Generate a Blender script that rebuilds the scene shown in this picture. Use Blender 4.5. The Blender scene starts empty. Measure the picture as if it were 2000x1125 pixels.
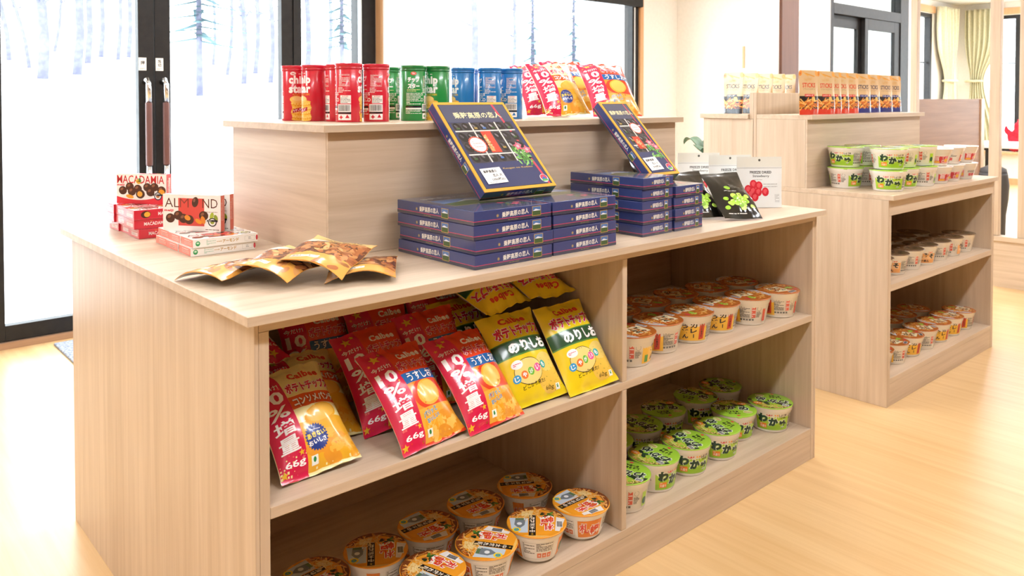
import bpy, bmesh, math, random
from mathutils import Vector, Matrix, noise
R = math.radians
pi = math.pi
sc = bpy.context.scene
COL = sc.collection

# ------------------------------------------------------------------ camera
CAMP = Vector((-0.5652, -1.2781, 1.1602))
yaw, pitch = -0.7293, -0.024
cd = bpy.data.cameras.new('camera')
cam = bpy.data.objects.new('camera', cd)
COL.objects.link(cam)
fw = Vector((-math.sin(yaw) * math.cos(pitch), math.cos(yaw) * math.cos(pitch), math.sin(pitch)))
rt = Vector((math.cos(yaw), math.sin(yaw), 0))
upv = rt.cross(fw)
cam.matrix_world = Matrix(((rt.x, upv.x, -fw.x, CAMP.x), (rt.y, upv.y, -fw.y, CAMP.y), (rt.z, upv.z, -fw.z, CAMP.z), (0, 0, 0, 1)))
cd.sensor_width = 36
cd.lens = 1574.8 / 2000 * 36
cd.shift_x = -0.0011
cd.shift_y = (232.45 - 562.5) / 2000
cd.clip_end = 300
sc.camera = cam
cd.dof.use_dof = True
cd.dof.focus_distance = 1.9
cd.dof.aperture_fstop = 9

# ------------------------------------------------------------------ world, exposure
w = bpy.data.worlds.new('overcast_sky')
sc.world = w
w.use_nodes = True
bg = w.node_tree.nodes['Background']
bg.inputs[0].default_value = (0.90, 0.955, 1.0, 1)
bg.inputs[1].default_value = 7.5
sc.view_settings.view_transform = 'Standard'
sc.view_settings.look = 'None'
sc.view_settings.exposure = 0.30
sc.view_settings.gamma = 1.0
sc.view_settings.use_curve_mapping = False
LAMP = 43.0          # radiance of the ceiling panels
cy = sc.cycles
cy.use_denoising = True
cy.max_bounces = 8
cy.diffuse_bounces = 4
cy.glossy_bounces = 4
cy.transparent_max_bounces = 16
cy.caustics_reflective = False
cy.caustics_refractive = False
cy.sample_clamp_indirect = 6

# ------------------------------------------------------------------ materials
MATS = {}
def lin(h):
    h = h.lstrip('#')
    c = [int(h[i:i + 2], 16) / 255 for i in (0, 2, 4)]
    return tuple(x / 12.92 if x <= .04045 else ((x + .055) / 1.055) ** 2.4 for x in c) + (1,)

def mat(name, col, rough=.5, metal=0, spec=.5, coat=0, emit=0):
    if name in MATS: return MATS[name]
    m = bpy.data.materials.new(name); m.use_nodes = True
    b = m.node_tree.nodes['Principled BSDF']
    c = lin(col) if isinstance(col, str) else tuple(col) + (1,)
    b.inputs['Base Color'].default_value = c
    b.inputs['Roughness'].default_value = rough
    b.inputs['Metallic'].default_value = metal
    b.inputs['Specular IOR Level'].default_value = spec
    b.inputs['Coat Weight'].default_value = coat
    b.inputs['Coat Roughness'].default_value = .08
    if emit:
        b.inputs['Emission Color'].default_value = c
        b.inputs['Emission Strength'].default_value = emit
    MATS[name] = m
    return m

def grain_mat(name, c_light, c_dark, axis, rough=.4, scale=1.0, coat=0, knots=False, spec=.5):
    """wood with its grain along one axis of the object's own space"""
    m = mat(name, c_light, rough, spec=spec, coat=coat)
    nt = m.node_tree; N = nt.nodes; L = nt.links
    b = N['Principled BSDF']
    tc = N.new('ShaderNodeTexCoord'); mp = N.new('ShaderNodeMapping')
    s = {'x': (1.6, 45, 45), 'y': (45, 1.6, 45), 'z': (45, 45, 1.6)}[axis]
    mp.inputs['Scale'].default_value = [k * scale for k in s]
    n1 = N.new('ShaderNodeTexNoise'); n1.inputs['Scale'].default_value = 1; n1.inputs['Detail'].default_value = 5
    n1.inputs['Roughness'].default_value = .65; n1.inputs['Distortion'].default_value = .35
    mp2 = N.new('ShaderNodeMapping'); mp2.inputs['Scale'].default_value = [k * scale * (.16 if k > 10 else .45) for k in s]
    n2 = N.new('ShaderNodeTexNoise'); n2.inputs['Scale'].default_value = 1; n2.inputs['Detail'].default_value = 2
    n2.inputs['Distortion'].default_value = 1.2
    L.new(tc.outputs['Object'], mp.inputs[0]); L.new(tc.outputs['Object'], mp2.inputs[0])
    L.new(mp.outputs[0], n1.inputs[0]); L.new(mp2.outputs[0], n2.inputs[0])
    ma = N.new('ShaderNodeMath'); ma.operation = 'MULTIPLY_ADD'; ma.inputs[1].default_value = .68
    mb = N.new('ShaderNodeMath'); mb.operation = 'MULTIPLY'; mb.inputs[1].default_value = .32
    L.new(n2.outputs[0], mb.inputs[0]); L.new(n1.outputs[0], ma.inputs[0]); L.new(mb.outputs[0], ma.inputs[2])
    cr = N.new('ShaderNodeValToRGB')
    cr.color_ramp.elements[0].position = .33; cr.color_ramp.elements[0].color = lin(c_dark)
    cr.color_ramp.elements[1].position = .62; cr.color_ramp.elements[1].color = lin(c_light)
    L.new(ma.outputs[0], cr.inputs[0])
    L.new(cr.outputs[0], b.inputs['Base Color'])
    bp = N.new('ShaderNodeBump'); bp.inputs['Strength'].default_value = .06; bp.inputs['Distance'].default_value = .002
    L.new(ma.outputs[0], bp.inputs['Height']); L.new(bp.outputs[0], b.inputs['Normal'])
    return m

def speck_mat(name, c1, c2, scale, rough=.6, spec=.4, lo=.4, hi=.6):
    m = mat(name, c1, rough, spec=spec)
    nt = m.node_tree; N = nt.nodes; L = nt.links
    tc = N.new('ShaderNodeTexCoord'); n1 = N.new('ShaderNodeTexNoise'); n1.inputs['Scale'].default_value = scale
    n1.inputs['Detail'].default_value = 4
    cr = N.new('ShaderNodeValToRGB')
    cr.color_ramp.elements[0].position = lo; cr.color_ramp.elements[0].color = lin(c1)
    cr.color_ramp.elements[1].position = hi; cr.color_ramp.elements[1].color = lin(c2)
    L.new(tc.outputs['Object'], n1.inputs[0]); L.new(n1.outputs[0], cr.inputs[0]); L.new(cr.outputs[0], N['Principled BSDF'].inputs['Base Color'])
    return m

OAK, OAKD = '#d5c1a9', '#bea78c'
for a in 'xyz': grain_mat('oak_' + a, OAK, OAKD, a, rough=.38)
for a in 'xz': grain_mat('oak_dim_' + a, '#b08d70', '#98765a', a, rough=.45)
grain_mat('booth_wood', '#a27a5a', '#8d6547', 'x', rough=.5)
grain_mat('floor_maple', '#e2c08c', '#d3ab74', 'y', rough=.32, scale=.7)
grain_mat('red_oak_z', '#6f4a3a', '#5c3c2e', 'z', rough=.45)
grain_mat('trim_pine', '#e0b284', '#cf9c6c', 'z', rough=.5)
grain_mat('chair_wood', '#c98f55', '#b57a42', 'z', rough=.4)
speck_mat('wall_plaster', '#f4f0e9', '#f7f3ec', 40, .8)
speck_mat('ceiling_paint', '#dcdad5', '#e2e0db', 30, .9)
speck_mat('mat_fibre', '#7d828f', '#a9aebb', 90, .95, .1)
speck_mat('snow', '#f2f5fb', '#ffffff', 1.5, .9, .1)
speck_mat('bark', '#60606f', '#6d6d7d', 6, .9, .1)
speck_mat('needles', '#4e6569', '#5a7074', 5, .9, .1)
speck_mat('dark_frame', '#1e1c1c', '#252322', 25, .5, .35)
speck_mat('curtain_cloth', '#ece8cc', '#e2ddbd', 60, .9, .1)
speck_mat('leaf_green', '#4f6f56', '#5d7d60', 20, .45)
mat('steel', '#d8d8d8', .18, 1)
mat('grip_brown', '#6f4a45', .45)
mat('white_card', '#f8f7f2', .7)
mat('lamp_diffuser', '#f7f9ff', .5, emit=1)
MATS['lamp_diffuser'].node_tree.nodes['Principled BSDF'].inputs['Emission Strength'].default_value = LAMP
g = mat('window_glass', '#ffffff', .02)
nt = g.node_tree; N = nt.nodes
tr = N.new('ShaderNodeBsdfTransparent'); gl = N.new('ShaderNodeBsdfGlossy'); gl.inputs['Roughness'].default_value = .02
fr = N.new('ShaderNodeFresnel'); fr.inputs[0].default_value = 1.45
mx = N.new('ShaderNodeMixShader')
tr.inputs[0].default_value = (.97, .99, .99, 1)
gm = N.new('ShaderNodeNewGeometry'); iv = N.new('ShaderNodeMath'); iv.operation = 'SUBTRACT'; iv.inputs[0].default_value = 1
ml = N.new('ShaderNodeMath'); ml.operation = 'MULTIPLY'
nt.links.new(gm.outputs['Backfacing'], iv.inputs[1]); nt.links.new(iv.outputs[0], ml.inputs[0]); nt.links.new(fr.outputs[0], ml.inputs[1])   # reflect on the outer face only
nt.links.new(ml.outputs[0], mx.inputs[0]); nt.links.new(tr.outputs[0], mx.inputs[1]); nt.links.new(gl.outputs[0], mx.inputs[2])
nt.links.new(mx.outputs[0], N['Material Output'].inputs[0])

def ink(h, rough=.27, coat=.3):
    """printed colour"""
    n = 'print_' + h.lstrip('#') + ('_m' if rough > .5 else '')
    return mat(n, h, rough, coat=coat).name

# ------------------------------------------------------------------ meshes
class PM:
    def __init__(s): s.v = []; s.f = []; s.m = []; s.mats = []; s.sm = []
    def mi(s, name):
        if name.startswith('#'): name = ink(name)
        if name not in s.mats: s.mats.append(name)
        return s.mats.index(name)
    def add(s, vs, fs, m, smooth=False):
        o = len(s.v); i = s.mi(m)
        s.v += [tuple(p) for p in vs]
        for f in fs:
            s.f.append(tuple(k + o for k in f)); s.m.append(i); s.sm.append(smooth)
    def box(s, x0, x1, y0, y1, z0, z1, m, bev=0):
        if bev <= 0:
            vs = [(x, y, z) for z in (z0, z1) for y in (y0, y1) for x in (x0, x1)]
            s.add(vs, [(0, 2, 3, 1), (4, 5, 7, 6), (0, 1, 5, 4), (2, 6, 7, 3), (0, 4, 6, 2), (1, 3, 7, 5)], m); return
        b = bmesh.new(); bmesh.ops.create_cube(b, size=1)
        for q in b.verts:
            q.co = ((x0 + x1) / 2 + q.co.x * (x1 - x0), (y0 + y1) / 2 + q.co.y * (y1 - y0), (z0 + z1) / 2 + q.co.z * (z1 - z0))
        bmesh.ops.bevel(b, geom=b.edges[:], offset=bev, segments=2, affect='EDGES', profile=.5)
        b.verts.index_update()
        s.add([q.co.copy() for q in b.verts], [[q.index for q in f.verts] for f in b.faces], m); b.free()
    def lathe(s, prof, n, m, c=(0, 0), cap0=False, cap1=False, smooth=True):
        vs = []; fs = []
        for r, z in prof:
            for k in range(n):
                a = 2 * pi * k / n
                vs.append((c[0] + r * math.cos(a), c[1] + r * math.sin(a), z))
        for j in range(len(prof) - 1):
            for k in range(n):
                k2 = (k + 1) % n
                fs.append((j * n + k, j * n + k2, (j + 1) * n + k2, (j + 1) * n + k))
        s.add(vs, fs, m, smooth)
        if cap0: s.add(vs[:n], [tuple(range(n - 1, -1, -1))], m)
        if cap1: s.add(vs[-n:], [tuple(range(n))], m)
    def tube(s, pts, rad, m, n=8, caps=True):
        pts = [Vector(p) for p in pts]
        if not isinstance(rad, (list, tuple)): rad = [rad] * len(pts)
        vs = []; fs = []; ref = Vector((.3, .2, 1)).normalized()
        for i, p in enumerate(pts):
            t = (pts[min(i + 1, len(pts) - 1)] - pts[max(i - 1, 0)]).normalized()
            u = t.cross(ref)
            if u.length < .05: u = t.cross(Vector((1, 0, 0)))
            u.normalize(); q = t.cross(u)
            for k in range(n):
                a = 2 * pi * k / n
                vs.append(p + (u * math.cos(a) + q * math.sin(a)) * rad[i])
        for j in range(len(pts) - 1):
            for k in range(n):
                k2 = (k + 1) % n
                fs.append((j * n + k, j * n + k2, (j + 1) * n + k2, (j + 1) * n + k))
        if caps: fs += [tuple(range(n - 1, -1, -1)), tuple(range((len(pts) - 1) * n, len(pts) * n))]
        s.add(vs, fs, m, True)
    def grid(s, P, m, flip=False, smooth=True):
        a, b = len(P), len(P[0])
        vs = [p for row in P for p in row]
        fs = []
        for i in range(a - 1):
            for j in range(b - 1):
                q = (i * b + j, i * b + j + 1, (i + 1) * b + j + 1, (i + 1) * b + j)
                fs.append(q[::-1] if flip else q)
        s.add(vs, fs, m, smooth)
    def prism(s, outline, z0, z1, m, smooth=False):
        n = len(outline)
        vs = [(x, y, z0) for x, y in outline] + [(x, y, z1) for x, y in outline]
        fs = [tuple(range(n - 1, -1, -1)), tuple(range(n, 2 * n))] + [(k, (k + 1) % n, n + (k + 1) % n, n + k) for k in range(n)]
        s.add(vs, fs, m, smooth)
    def mesh(s, name):
        me = bpy.data.meshes.new(name)
        me.from_pydata(s.v, [], s.f)
        for k in s.mats: me.materials.append(MATS[k])
        me.polygons.foreach_set('material_index', s.m)
        me.polygons.foreach_set('use_smooth', s.sm)
        me.update()
        return me
    def obj(s, name, parent=None, loc=None, rot=None):
        o = bpy.data.objects.new(name, s.mesh(name)); COL.objects.link(o)
        if parent: o.parent = parent
        if loc: o.location = loc
        if rot: o.rotation_euler = rot
        return o

def tag(o, label, cat, group=None):
    o['label'] = label; o['category'] = cat
    if group: o['group'] = group
    return o
def thing(name, label, cat, loc=(0, 0, 0), rotz=0, group=None):
    o = bpy.data.objects.new(name, None); COL.objects.link(o)
    o.empty_display_size = .05
    o.location = loc; o.rotation_euler = (0, 0, rotz)
    return tag(o, label, cat, group)
def struct(pm, name, parent=None):
    o = pm.obj(name, parent)
    if not parent: o['kind'] = 'structure'
    return o
def dup(root, label, loc, rot=None, group=None):
    r = root.copy(); COL.objects.link(r)
    r.location = loc
    if rot is not None: r.rotation_euler = rot
    r['label'] = label
    if group: r['group'] = group
    for ch in root.children:
        c = ch.copy(); COL.objects.link(c); c.parent = r
    return r
class Stock:
    """first placement uses the made object itself, later ones copies of it"""
    def __init__(s, root): s.root = root; s.used = False
    def put(s, label, loc, rot=(0, 0, 0), group=None):
        if not s.used:
            s.used = True; r = s.root
            r.location = loc; r.rotation_euler = rot; r['label'] = label
            if group: r['group'] = group
            return r
        return dup(s.root, label, loc, rot, group)
def face_cam(x, y): return math.atan2(CAMP.x - x, y - CAMP.y)

# ------------------------------------------------------------------ printed artwork
GL = {}
def glyph(t, bold=0.0):
    k = (t, bold)
    if k in GL: return GL[k]
    cu = bpy.data.curves.new('t', 'FONT'); cu.body = t; cu.resolution_u = 2; cu.offset = bold
    if bold > .035 and all(ord(q) < 128 for q in t): cu.space_character = 1 + bold * 2
    o = bpy.data.objects.new('t', cu); COL.objects.link(o)
    dg = bpy.context.evaluated_depsgraph_get(); dg.update()
    me = o.evaluated_get(dg).to_mesh()
    r = ([(q.co.x, q.co.y) for q in me.vertices], [tuple(p.vertices) for p in me.polygons])
    bpy.data.objects.remove(o); bpy.data.curves.remove(cu)
    GL[k] = r
    return r

def clip_split(poly, k, c):
    """split a convex polygon along coordinate k at value c"""
    lo = []; hi = []
    n = len(poly)
    for i in range(n):
        a, b = poly[i], poly[(i + 1) % n]
        if a[k] <= c: lo.append(a)
        if a[k] >= c: hi.append(a)
        if (a[k] < c < b[k]) or (b[k] < c < a[k]):
            t = (c - a[k]) / (b[k] - a[k]); p = (a[0] + (b[0] - a[0]) * t, a[1] + (b[1] - a[1]) * t)
            lo.append(p); hi.append(p)
    return lo, hi
def cut(polys, k, vals):
    for c in vals:
        out = []
        for p in polys:
            mn = min(q[k] for q in p); mxx = max(q[k] for q in p)
            if mn < c - 1e-6 and mxx > c + 1e-6:
                lo, hi = clip_split(p, k, c)
                if len(lo) > 2: out.append(lo)
                if len(hi) > 2: out.append(hi)
            else: out.append(p)
        polys = out
    return polys

class Art:
    """flat print made of convex pieces: (polygon, colour, level)"""
    def __init__(s): s.p = []
    def poly(s, pts, c, lv=1): s.p.append(([tuple(q) for q in pts], c, lv))
    def rect(s, x0, y0, x1, y1, c, lv=1): s.poly([(x0, y0), (x1, y0), (x1, y1), (x0, y1)], c, lv)
    def ell(s, x, y, rx, ry, c, lv=1, n=18, rot=0):
        ca, sa = math.cos(rot), math.sin(rot)
        s.poly([(x + rx * math.cos(2 * pi * k / n) * ca - ry * math.sin(2 * pi * k / n) * sa,
                 y + rx * math.cos(2 * pi * k / n) * sa + ry * math.sin(2 * pi * k / n) * ca) for k in range(n)], c, lv)
    def star(s, x, y, r, c, lv=1, n=5, inner=.42, rot=pi / 2):
        pts = [(x + (r if k % 2 == 0 else r * inner) * math.cos(rot + pi * k / n), y + (r if k % 2 == 0 else r * inner) * math.sin(rot + pi * k / n)) for k in range(2 * n)]
        for k in range(2 * n): s.poly([(x, y), pts[k], pts[(k + 1) % (2 * n)]], c, lv)
    def strip(s, pts, wd, c, lv=1):
        for a, b in zip(pts[:-1], pts[1:]):
            dx, dy = b[0] - a[0], b[1] - a[1]; l = math.hypot(dx, dy) or 1
            nx, ny = -dy / l * wd / 2, dx / l * wd / 2
            s.poly([(a[0] - nx, a[1] - ny), (b[0] - nx, b[1] - ny), (b[0] + nx, b[1] + ny), (a[0] + nx, a[1] + ny)], c, lv)
    def frame(s, x0, y0, x1, y1, t, c, lv=1):
        s.rect(x0, y0, x1, y0 + t, c, lv); s.rect(x0, y1 - t, x1, y1, c, lv)
        s.rect(x0, y0 + t, x0 + t, y1 - t, c, lv); s.rect(x1 - t, y0 + t, x1, y1 - t, c, lv)
    def ring(s, x, y, r0, r1, c, lv=1, n=24):
        for k in range(n):
            a, b = 2 * pi * k / n, 2 * pi * (k + 1) / n
            s.poly([(x + r0 * math.cos(a), y + r0 * math.sin(a)), (x + r1 * math.cos(a), y + r1 * math.sin(a)),
                    (x + r1 * math.cos(b), y + r1 * math.sin(b)), (x + r0 * math.cos(b), y + r0 * math.sin(b))], c, lv)
    def text(s, t, cx, cy, wd, ht, c, lv=3, bold=.03, out=None, ow=.07, rot=0):
        """fit the words into a box wd x ht centred on (cx, cy); wd None keeps the letters' own proportions"""
        if any('\u4e00' <= q <= '\u9fff' for q in t): bold = min(bold, .018); ow = min(ow, .055)
        v0, f0 = glyph(t, bold)
        if not v0: return
        x0, x1 = min(p[0] for p in v0), max(p[0] for p in v0); y0, y1 = min(p[1] for p in v0), max(p[1] for p in v0)
        sy = ht / (y1 - y0); sx = wd / (x1 - x0) if wd else sy
        mx_, my_ = (x0 + x1) / 2, (y0 + y1) / 2; ca, sa = math.cos(rot), math.sin(rot)
        def put(vs, fs, col, l):
            q = []
            for a, b in vs:
                a = (a - mx_) * sx; b = (b - my_) * sy
                q.append((cx + a * ca - b * sa, cy + a * sa + b * ca))
            for f in fs: s.poly([q[k] for k in f], col, l)
        if out:
            v1, f1 = glyph(t, bold + ow); put(v1, f1, out, lv)
            put(v0, f0, c, lv + 1)
        else: put(v0, f0, c, lv)
    def vtext(s, t, cx, ytop, wd, step, c, lv=3, bold=.03, out=None, ow=.07, fill=.88):
        for k, ch in enumerate(t):
            if ch in 'ー|':
                if ch == 'ー':
                    if out: s.rect(cx - wd * .13, ytop - step * (k + .92), cx + wd * .13, ytop - step * (k + .08), out, lv)
                    s.rect(cx - wd * .07, ytop - step * (k + .86), cx + wd * .07, ytop - step * (k + .14), c, lv + 1)
                continue
            s.text(ch, cx, ytop - step * (k + .5), wd, step * fill, c, lv, bold, out, ow)
    def fine(s, x0, y0, x1, y1, n, c, lv=2, seed=1, fill=.45):
        """lines of print too small to read"""
        r = random.Random(seed); h = (y1 - y0) / n
        for k in range(n):
            x = x0
            while x < x1:
                l = (x1 - x0) * r.uniform(.06, .3); e = min(x + l, x1)
                s.rect(x, y1 - h * (k + .5 + fill / 2), e, y1 - h * (k + .5 - fill / 2), c, lv); x = e + (x1 - x0) * .03
                if r.random() < .12: break
    def bars(s, x0, y0, x1, y1, lv=2, seed=3, c='#26262a', bgc='#f5f5f2'):
        r = random.Random(seed); s.rect(x0, y0, x1, y1, bgc, lv)
        x = x0 + (x1 - x0) * .06
        while x < x1 - (x1 - x0) * .08:
            l = (x1 - x0) * r.choice((.018, .03, .045)); s.rect(x, y0 + (y1 - y0) * .12, x + l, y1 - (y1 - y0) * .1, c, lv + 1); x += l + (x1 - x0) * r.choice((.02, .035))
    def put(s, pm, fn, gu=None, gv=None, h=.00022, clip=None, smooth=False):
        """lay the print on a surface; fn(u, v, height) gives the point in space"""
        acc = {}
        for pts, c, lv in s.p:
            polys = [pts]
            if clip:
                for k, val, keep_hi in clip:
                    nx_ = []
                    for p in polys:
                        lo, hi = clip_split(p, k, val); q = hi if keep_hi else lo
                        if len(q) > 2: nx_.append(q)
                    polys = nx_
            if gu: polys = cut(polys, 0, gu)
            if gv: polys = cut(polys, 1, gv)
            vs, fs, ix = acc.setdefault(c, ([], [], {}))
            for p in polys:
                f = []
                for u, q in p:
                    k = (round(u, 6), round(q, 6), lv)
                    if k not in ix: ix[k] = len(vs); vs.append(fn(u, q, h * lv))
                    if not f or f[-1] != ix[k]: f.append(ix[k])
                if len(f) > 2 and f[0] == f[-1]: f = f[:-1]
                if len(set(f)) > 2: fs.append(tuple(f))
        for c, (vs, fs, ix) in acc.items(): pm.add(vs, fs, c, smooth)
def frange(a, b, n): return [a + (b - a) * k / n for k in range(n + 1)]
ORD = ['first', 'second', 'third', 'fourth', 'fifth', 'sixth', 'seventh', 'eighth', 'ninth', 'tenth']

# ------------------------------------------------------------------ the room
YW = 3.1           # wall with the glass doors
CH = 2.5
XL, XR, YF = -2.6, 11.9, -4.2
p = PM(); p.box(XL - .2, XR + .2, YF - .2, YW + .12, -.12, 0, 'floor_maple'); struct(p, 'floor')
p = PM(); p.box(XL - .2, XR + .2, YF - .2, YW + .2, CH, CH + .12, 'ceiling_paint'); struct(p, 'ceiling')
def wall_with_holes(name, axis, c0, c1, a0, a1, z0, z1, holes, m='wall_plaster'):
    """a wall slab along axis 'x' or 'y' between c0 and c1 in depth, with rectangular openings"""
    p = PM()
    def bx(a, b, zz0, zz1):
        if b - a < 1e-4 or zz1 - zz0 < 1e-4: return
        if axis == 'x': p.box(a, b, c0, c1, zz0, zz1, m)
        else: p.box(c0, c1, a, b, zz0, zz1, m)
    cur = a0
    for h in sorted(holes):
        bx(cur, h[0], z0, z1); bx(h[0], h[1], z0, h[2]); bx(h[0], h[1], h[3], z1); cur = h[1]
    bx(cur, a1, z0, z1)
    return struct(p, name)
wall_with_holes('wall_back', 'x', YW, YW + .16, XL - .2, XR + .2, 0, CH,
                [(-.55, 2.169, 0, 2.3), (2.6, 4.76, .55, 2.1), (5.6, 7.85, 0, 2.35), (8.3, 10.95, .45, 2.32)])
wall_with_holes('wall_right', 'y', XR, XR + .16, YF, YW, 0, CH, [(-1.2, .9, .45, 2.32), (1.25, 2.93, .45, 2.32)])
wall_with_holes('wall_left', 'y', XL - .16, XL, YF, YW, 0, CH, [], 'oak_z')
wall_with_holes('wall_front', 'x', YF - .16, YF, XL - .2, XR + .2, 0, CH, [], 'red_oak_z')

# pillar between the doors and the window, and the entrance block further right
p = PM(); p.box(2.169, 2.539, 2.70, YW - .001, 0, CH, 'wall_plaster'); struct(p, 'trim_1')
p = PM(); p.box(5.3, 5.42, 2.16, YW - .001, 0, CH, 'wall_plaster'); struct(p, 'wall_side')
p = PM(); p.box(5.42, 6.248, 2.16, 2.28, 0, CH, 'wall_plaster'); p.box(6.248, 7.889, 2.16, 2.28, 2.25, CH, 'wall_plaster')
p.box(7.889, 8.0, 2.16, YW - .001, 0, CH, 'wall_plaster'); struct(p, 'wall_entrance')
p = PM(); p.box(5.393, 5.659, 2.135, 2.16, 0, CH, 'red_oak_z'); struct(p, 'trim_2')

def pane(name, parent, x0, x1, y, z0, z1, t=.006):
    q = PM(); q.box(x0, x1, y - t / 2, y + t / 2, z0, z1, 'window_glass'); return struct(q, name, parent)

# the pair of dark glass doors with side lights
d = bpy.data.objects.new('door_1', None); COL.objects.link(d); d['kind'] = 'structure'
p = PM()
for a, b in ((-.55, -.48), (-.03, .025), (1.612, 1.661), (2.06, 2.165)): p.box(a, b, YW - .03, YW + .09, .03, 2.3, 'dark_frame', .002)
p.box(-.55, 2.165, YW - .03, YW + .09, 2.12, 2.22, 'dark_frame', .002)
p.box(-.55, -.03, YW - .02, YW + .06, .03, .1, 'dark_frame'); p.box(1.661, 2.06, YW - .02, YW + .06, .03, .1, 'dark_frame')
p.box(2.04, 2.062, YW - .036, YW - .03, .03, 2.3, 'steel')
struct(p, 'door_frame', d)
p = PM(); p.box(-.55, 2.165, YW - .04, YW + .12, 0, .03, 'oak_dim_x'); struct(p, 'threshold', d)
def leaf(x0, x1, s0, s1):
    p = PM(); y0, y1 = YW - .022, YW + .03
    p.box(x0, x0 + s0, y0, y1, .032, 2.12, 'dark_frame', .002); p.box(x1 - s1, x1, y0, y1, .032, 2.12, 'dark_frame', .002)
    p.box(x0 + s0, x1 - s1, y0, y1, .032, .105, 'dark_frame', .002); p.box(x0 + s0, x1 - s1, y0, y1, 2.03, 2.12, 'dark_frame', .002)
    o = struct(p, 'door_leaf', d); pane('glass', o, x0 + s0, x1 - s1, YW + .005, .105, 2.03); return o
lf = leaf(.027, .835, .13, .078); rl = leaf(.839, 1.61, .078, .07)
pane('glass', d, 1.661, 2.06, YW + .02, .1, 2.12); pane('glass', d, -.48, -.03, YW + .02, .1, 2.12); pane('glass', d, -.48, 2.06, YW + .02, 2.22, 2.3)
for lfo, x in ((lf, .787), (rl, .873)):
    p = PM(); y = YW - .082
    p.tube([(x - .03 * 0, YW - .02, 1.25), (x, y + .02, 1.262), (x, y, 1.24), (x, y, 1.145)], .0135, 'steel', 12)
    p.tube([(x, y, .825), (x, y, .73), (x, y + .02, .708), (x, YW - .02, .72)], .0135, 'steel', 12)
    h = struct(p, 'door_handle', lfo)
    p = PM(); p.lathe([(.0155, .825), (.0165, .83), (.0165, 1.14), (.0155, 1.145)], 14, 'grip_brown', (x, y), True, True); struct(p, 'grip', lfo)
for lfo, x, t in ((lf, .777, '押'), (rl, .861, '締切')):
    p = PM(); p.box(x - .019, x + .019, YW - .0235, YW - .022, 1.31, 1.376, 'white_card')
    a = Art(); a.fine(-.014, -.028, .014, -.02, 2, '#8a8a8a', 1)
    if len(t) == 1: a.text(t, 0, .006, .02, .022, '#222222', 1, .02)
    else: a.vtext(t, 0, .026, .017, .02, '#222222', 1, .02)
    a.put(p, lambda u, q, h, x=x: (x + u, YW - .0235 - h, 1.343 + q))
    struct(p, 'sticker', lfo)

# window with a grey roller blind
d = bpy.data.objects.new('window_1', None); COL.objects.link(d); d['kind'] = 'structure'
p = PM()
for a, b in ((2.6, 2.66), (4.675, 4.755)): p.box(a, b, YW - .01, YW + .08, .55, 2.1, 'dark_frame', .002)
p.box(2.66, 4.675, YW - .01, YW + .08, .55, .61, 'dark_frame'); p.box(2.66, 4.675, YW - .01, YW + .08, 2.04, 2.1, 'dark_frame')
p.box(4.69, 4.705, YW - .016, YW - .01, .6, 2.1, 'steel')
struct(p, 'window_frame', d); pane('glass', d, 2.66, 4.675, YW + .02, .61, 2.04)
p = PM(); p.box(2.54, 4.77, YW - .05, YW - .012, 1.935, 2.06, 'dark_frame', .006); p.tube([(2.54, YW - .06, 2.09), (4.77, YW - .06, 2.09)], .03, 'dark_frame', 14)
struct(p, 'roller_blind', d)
p = PM(); p.box(4.757, 4.80, YW - .03, YW - .001, .5, 2.14, 'trim_pine', .003); struct(p, 'trim_3')
p = PM(); p.box(2.1655, 2.1685, YW - .11, YW - .031, .03, 2.3, 'trim_pine'); struct(p, 'trim_4')
p = PM(); p.box(5.292, 5.2995, 2.415, 2.435, 1.42, 1.60, 'trim_pine', .002)
tag(p.obj('wooden_strip'), 'slim pale wooden strip fixed upright on the white side wall', 'wooden strip')

# dark sliding doors of the entrance block
d = bpy.data.objects.new('door_2', None); COL.objects.link(d); d['kind'] = 'structure'
p = PM(); y0, y1 = 2.16, 2.26
p.box(6.248, 6.31, y0, y1, 0, 2.25, 'dark_frame', .002); p.box(7.70, 7.889, y0, y1, 0, 2.25, 'dark_frame', .002)
p.box(6.31, 7.70, y0, y1, 1.925, 2.02, 'dark_frame', .002); p.box(6.31, 7.70, y0, y1, 2.2, 2.25, 'dark_frame', .002)
struct(p, 'door_frame', d); pane('glass', d, 6.31, 7.70, 2.22, 2.02, 2.2)
for k, (x0, x1, y, s0, s1) in enumerate(((6.31, 6.99, 2.235, .09, .10), (6.94, 7.70, 2.19, .07, .12))):
    p = PM(); p.box(x0, x0 + s0, y - .02, y + .02, .03, 1.925, 'dark_frame', .002); p.box(x1 - s1, x1, y - .02, y + .02, .03, 1.925, 'dark_frame', .002)
    p.box(x0 + s0, x1 - s1, y - .02, y + .02, 1.82, 1.925, 'dark_frame', .002); p.box(x0 + s0, x1 - s1, y - .02, y + .02, .03, .16, 'dark_frame', .002)
    o = struct(p, 'door_leaf', d); pane('glass', o, x0 + s0, x1 - s1, y, .16, 1.82)
d = bpy.data.objects.new('door_3', None); COL.objects.link(d); d['kind'] = 'structure'
p = PM()
for a, b in ((5.6, 5.66), (6.7, 6.76), (7.79, 7.85)): p.box(a, b, YW, YW + .08, 0, 2.35, 'dark_frame')
struct(p, 'door_frame', d); pane('glass', d, 5.66, 6.7, YW + .03, 0, 2.35); pane('glass', d, 6.76, 7.79, YW + .03, 0, 2.35)

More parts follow.
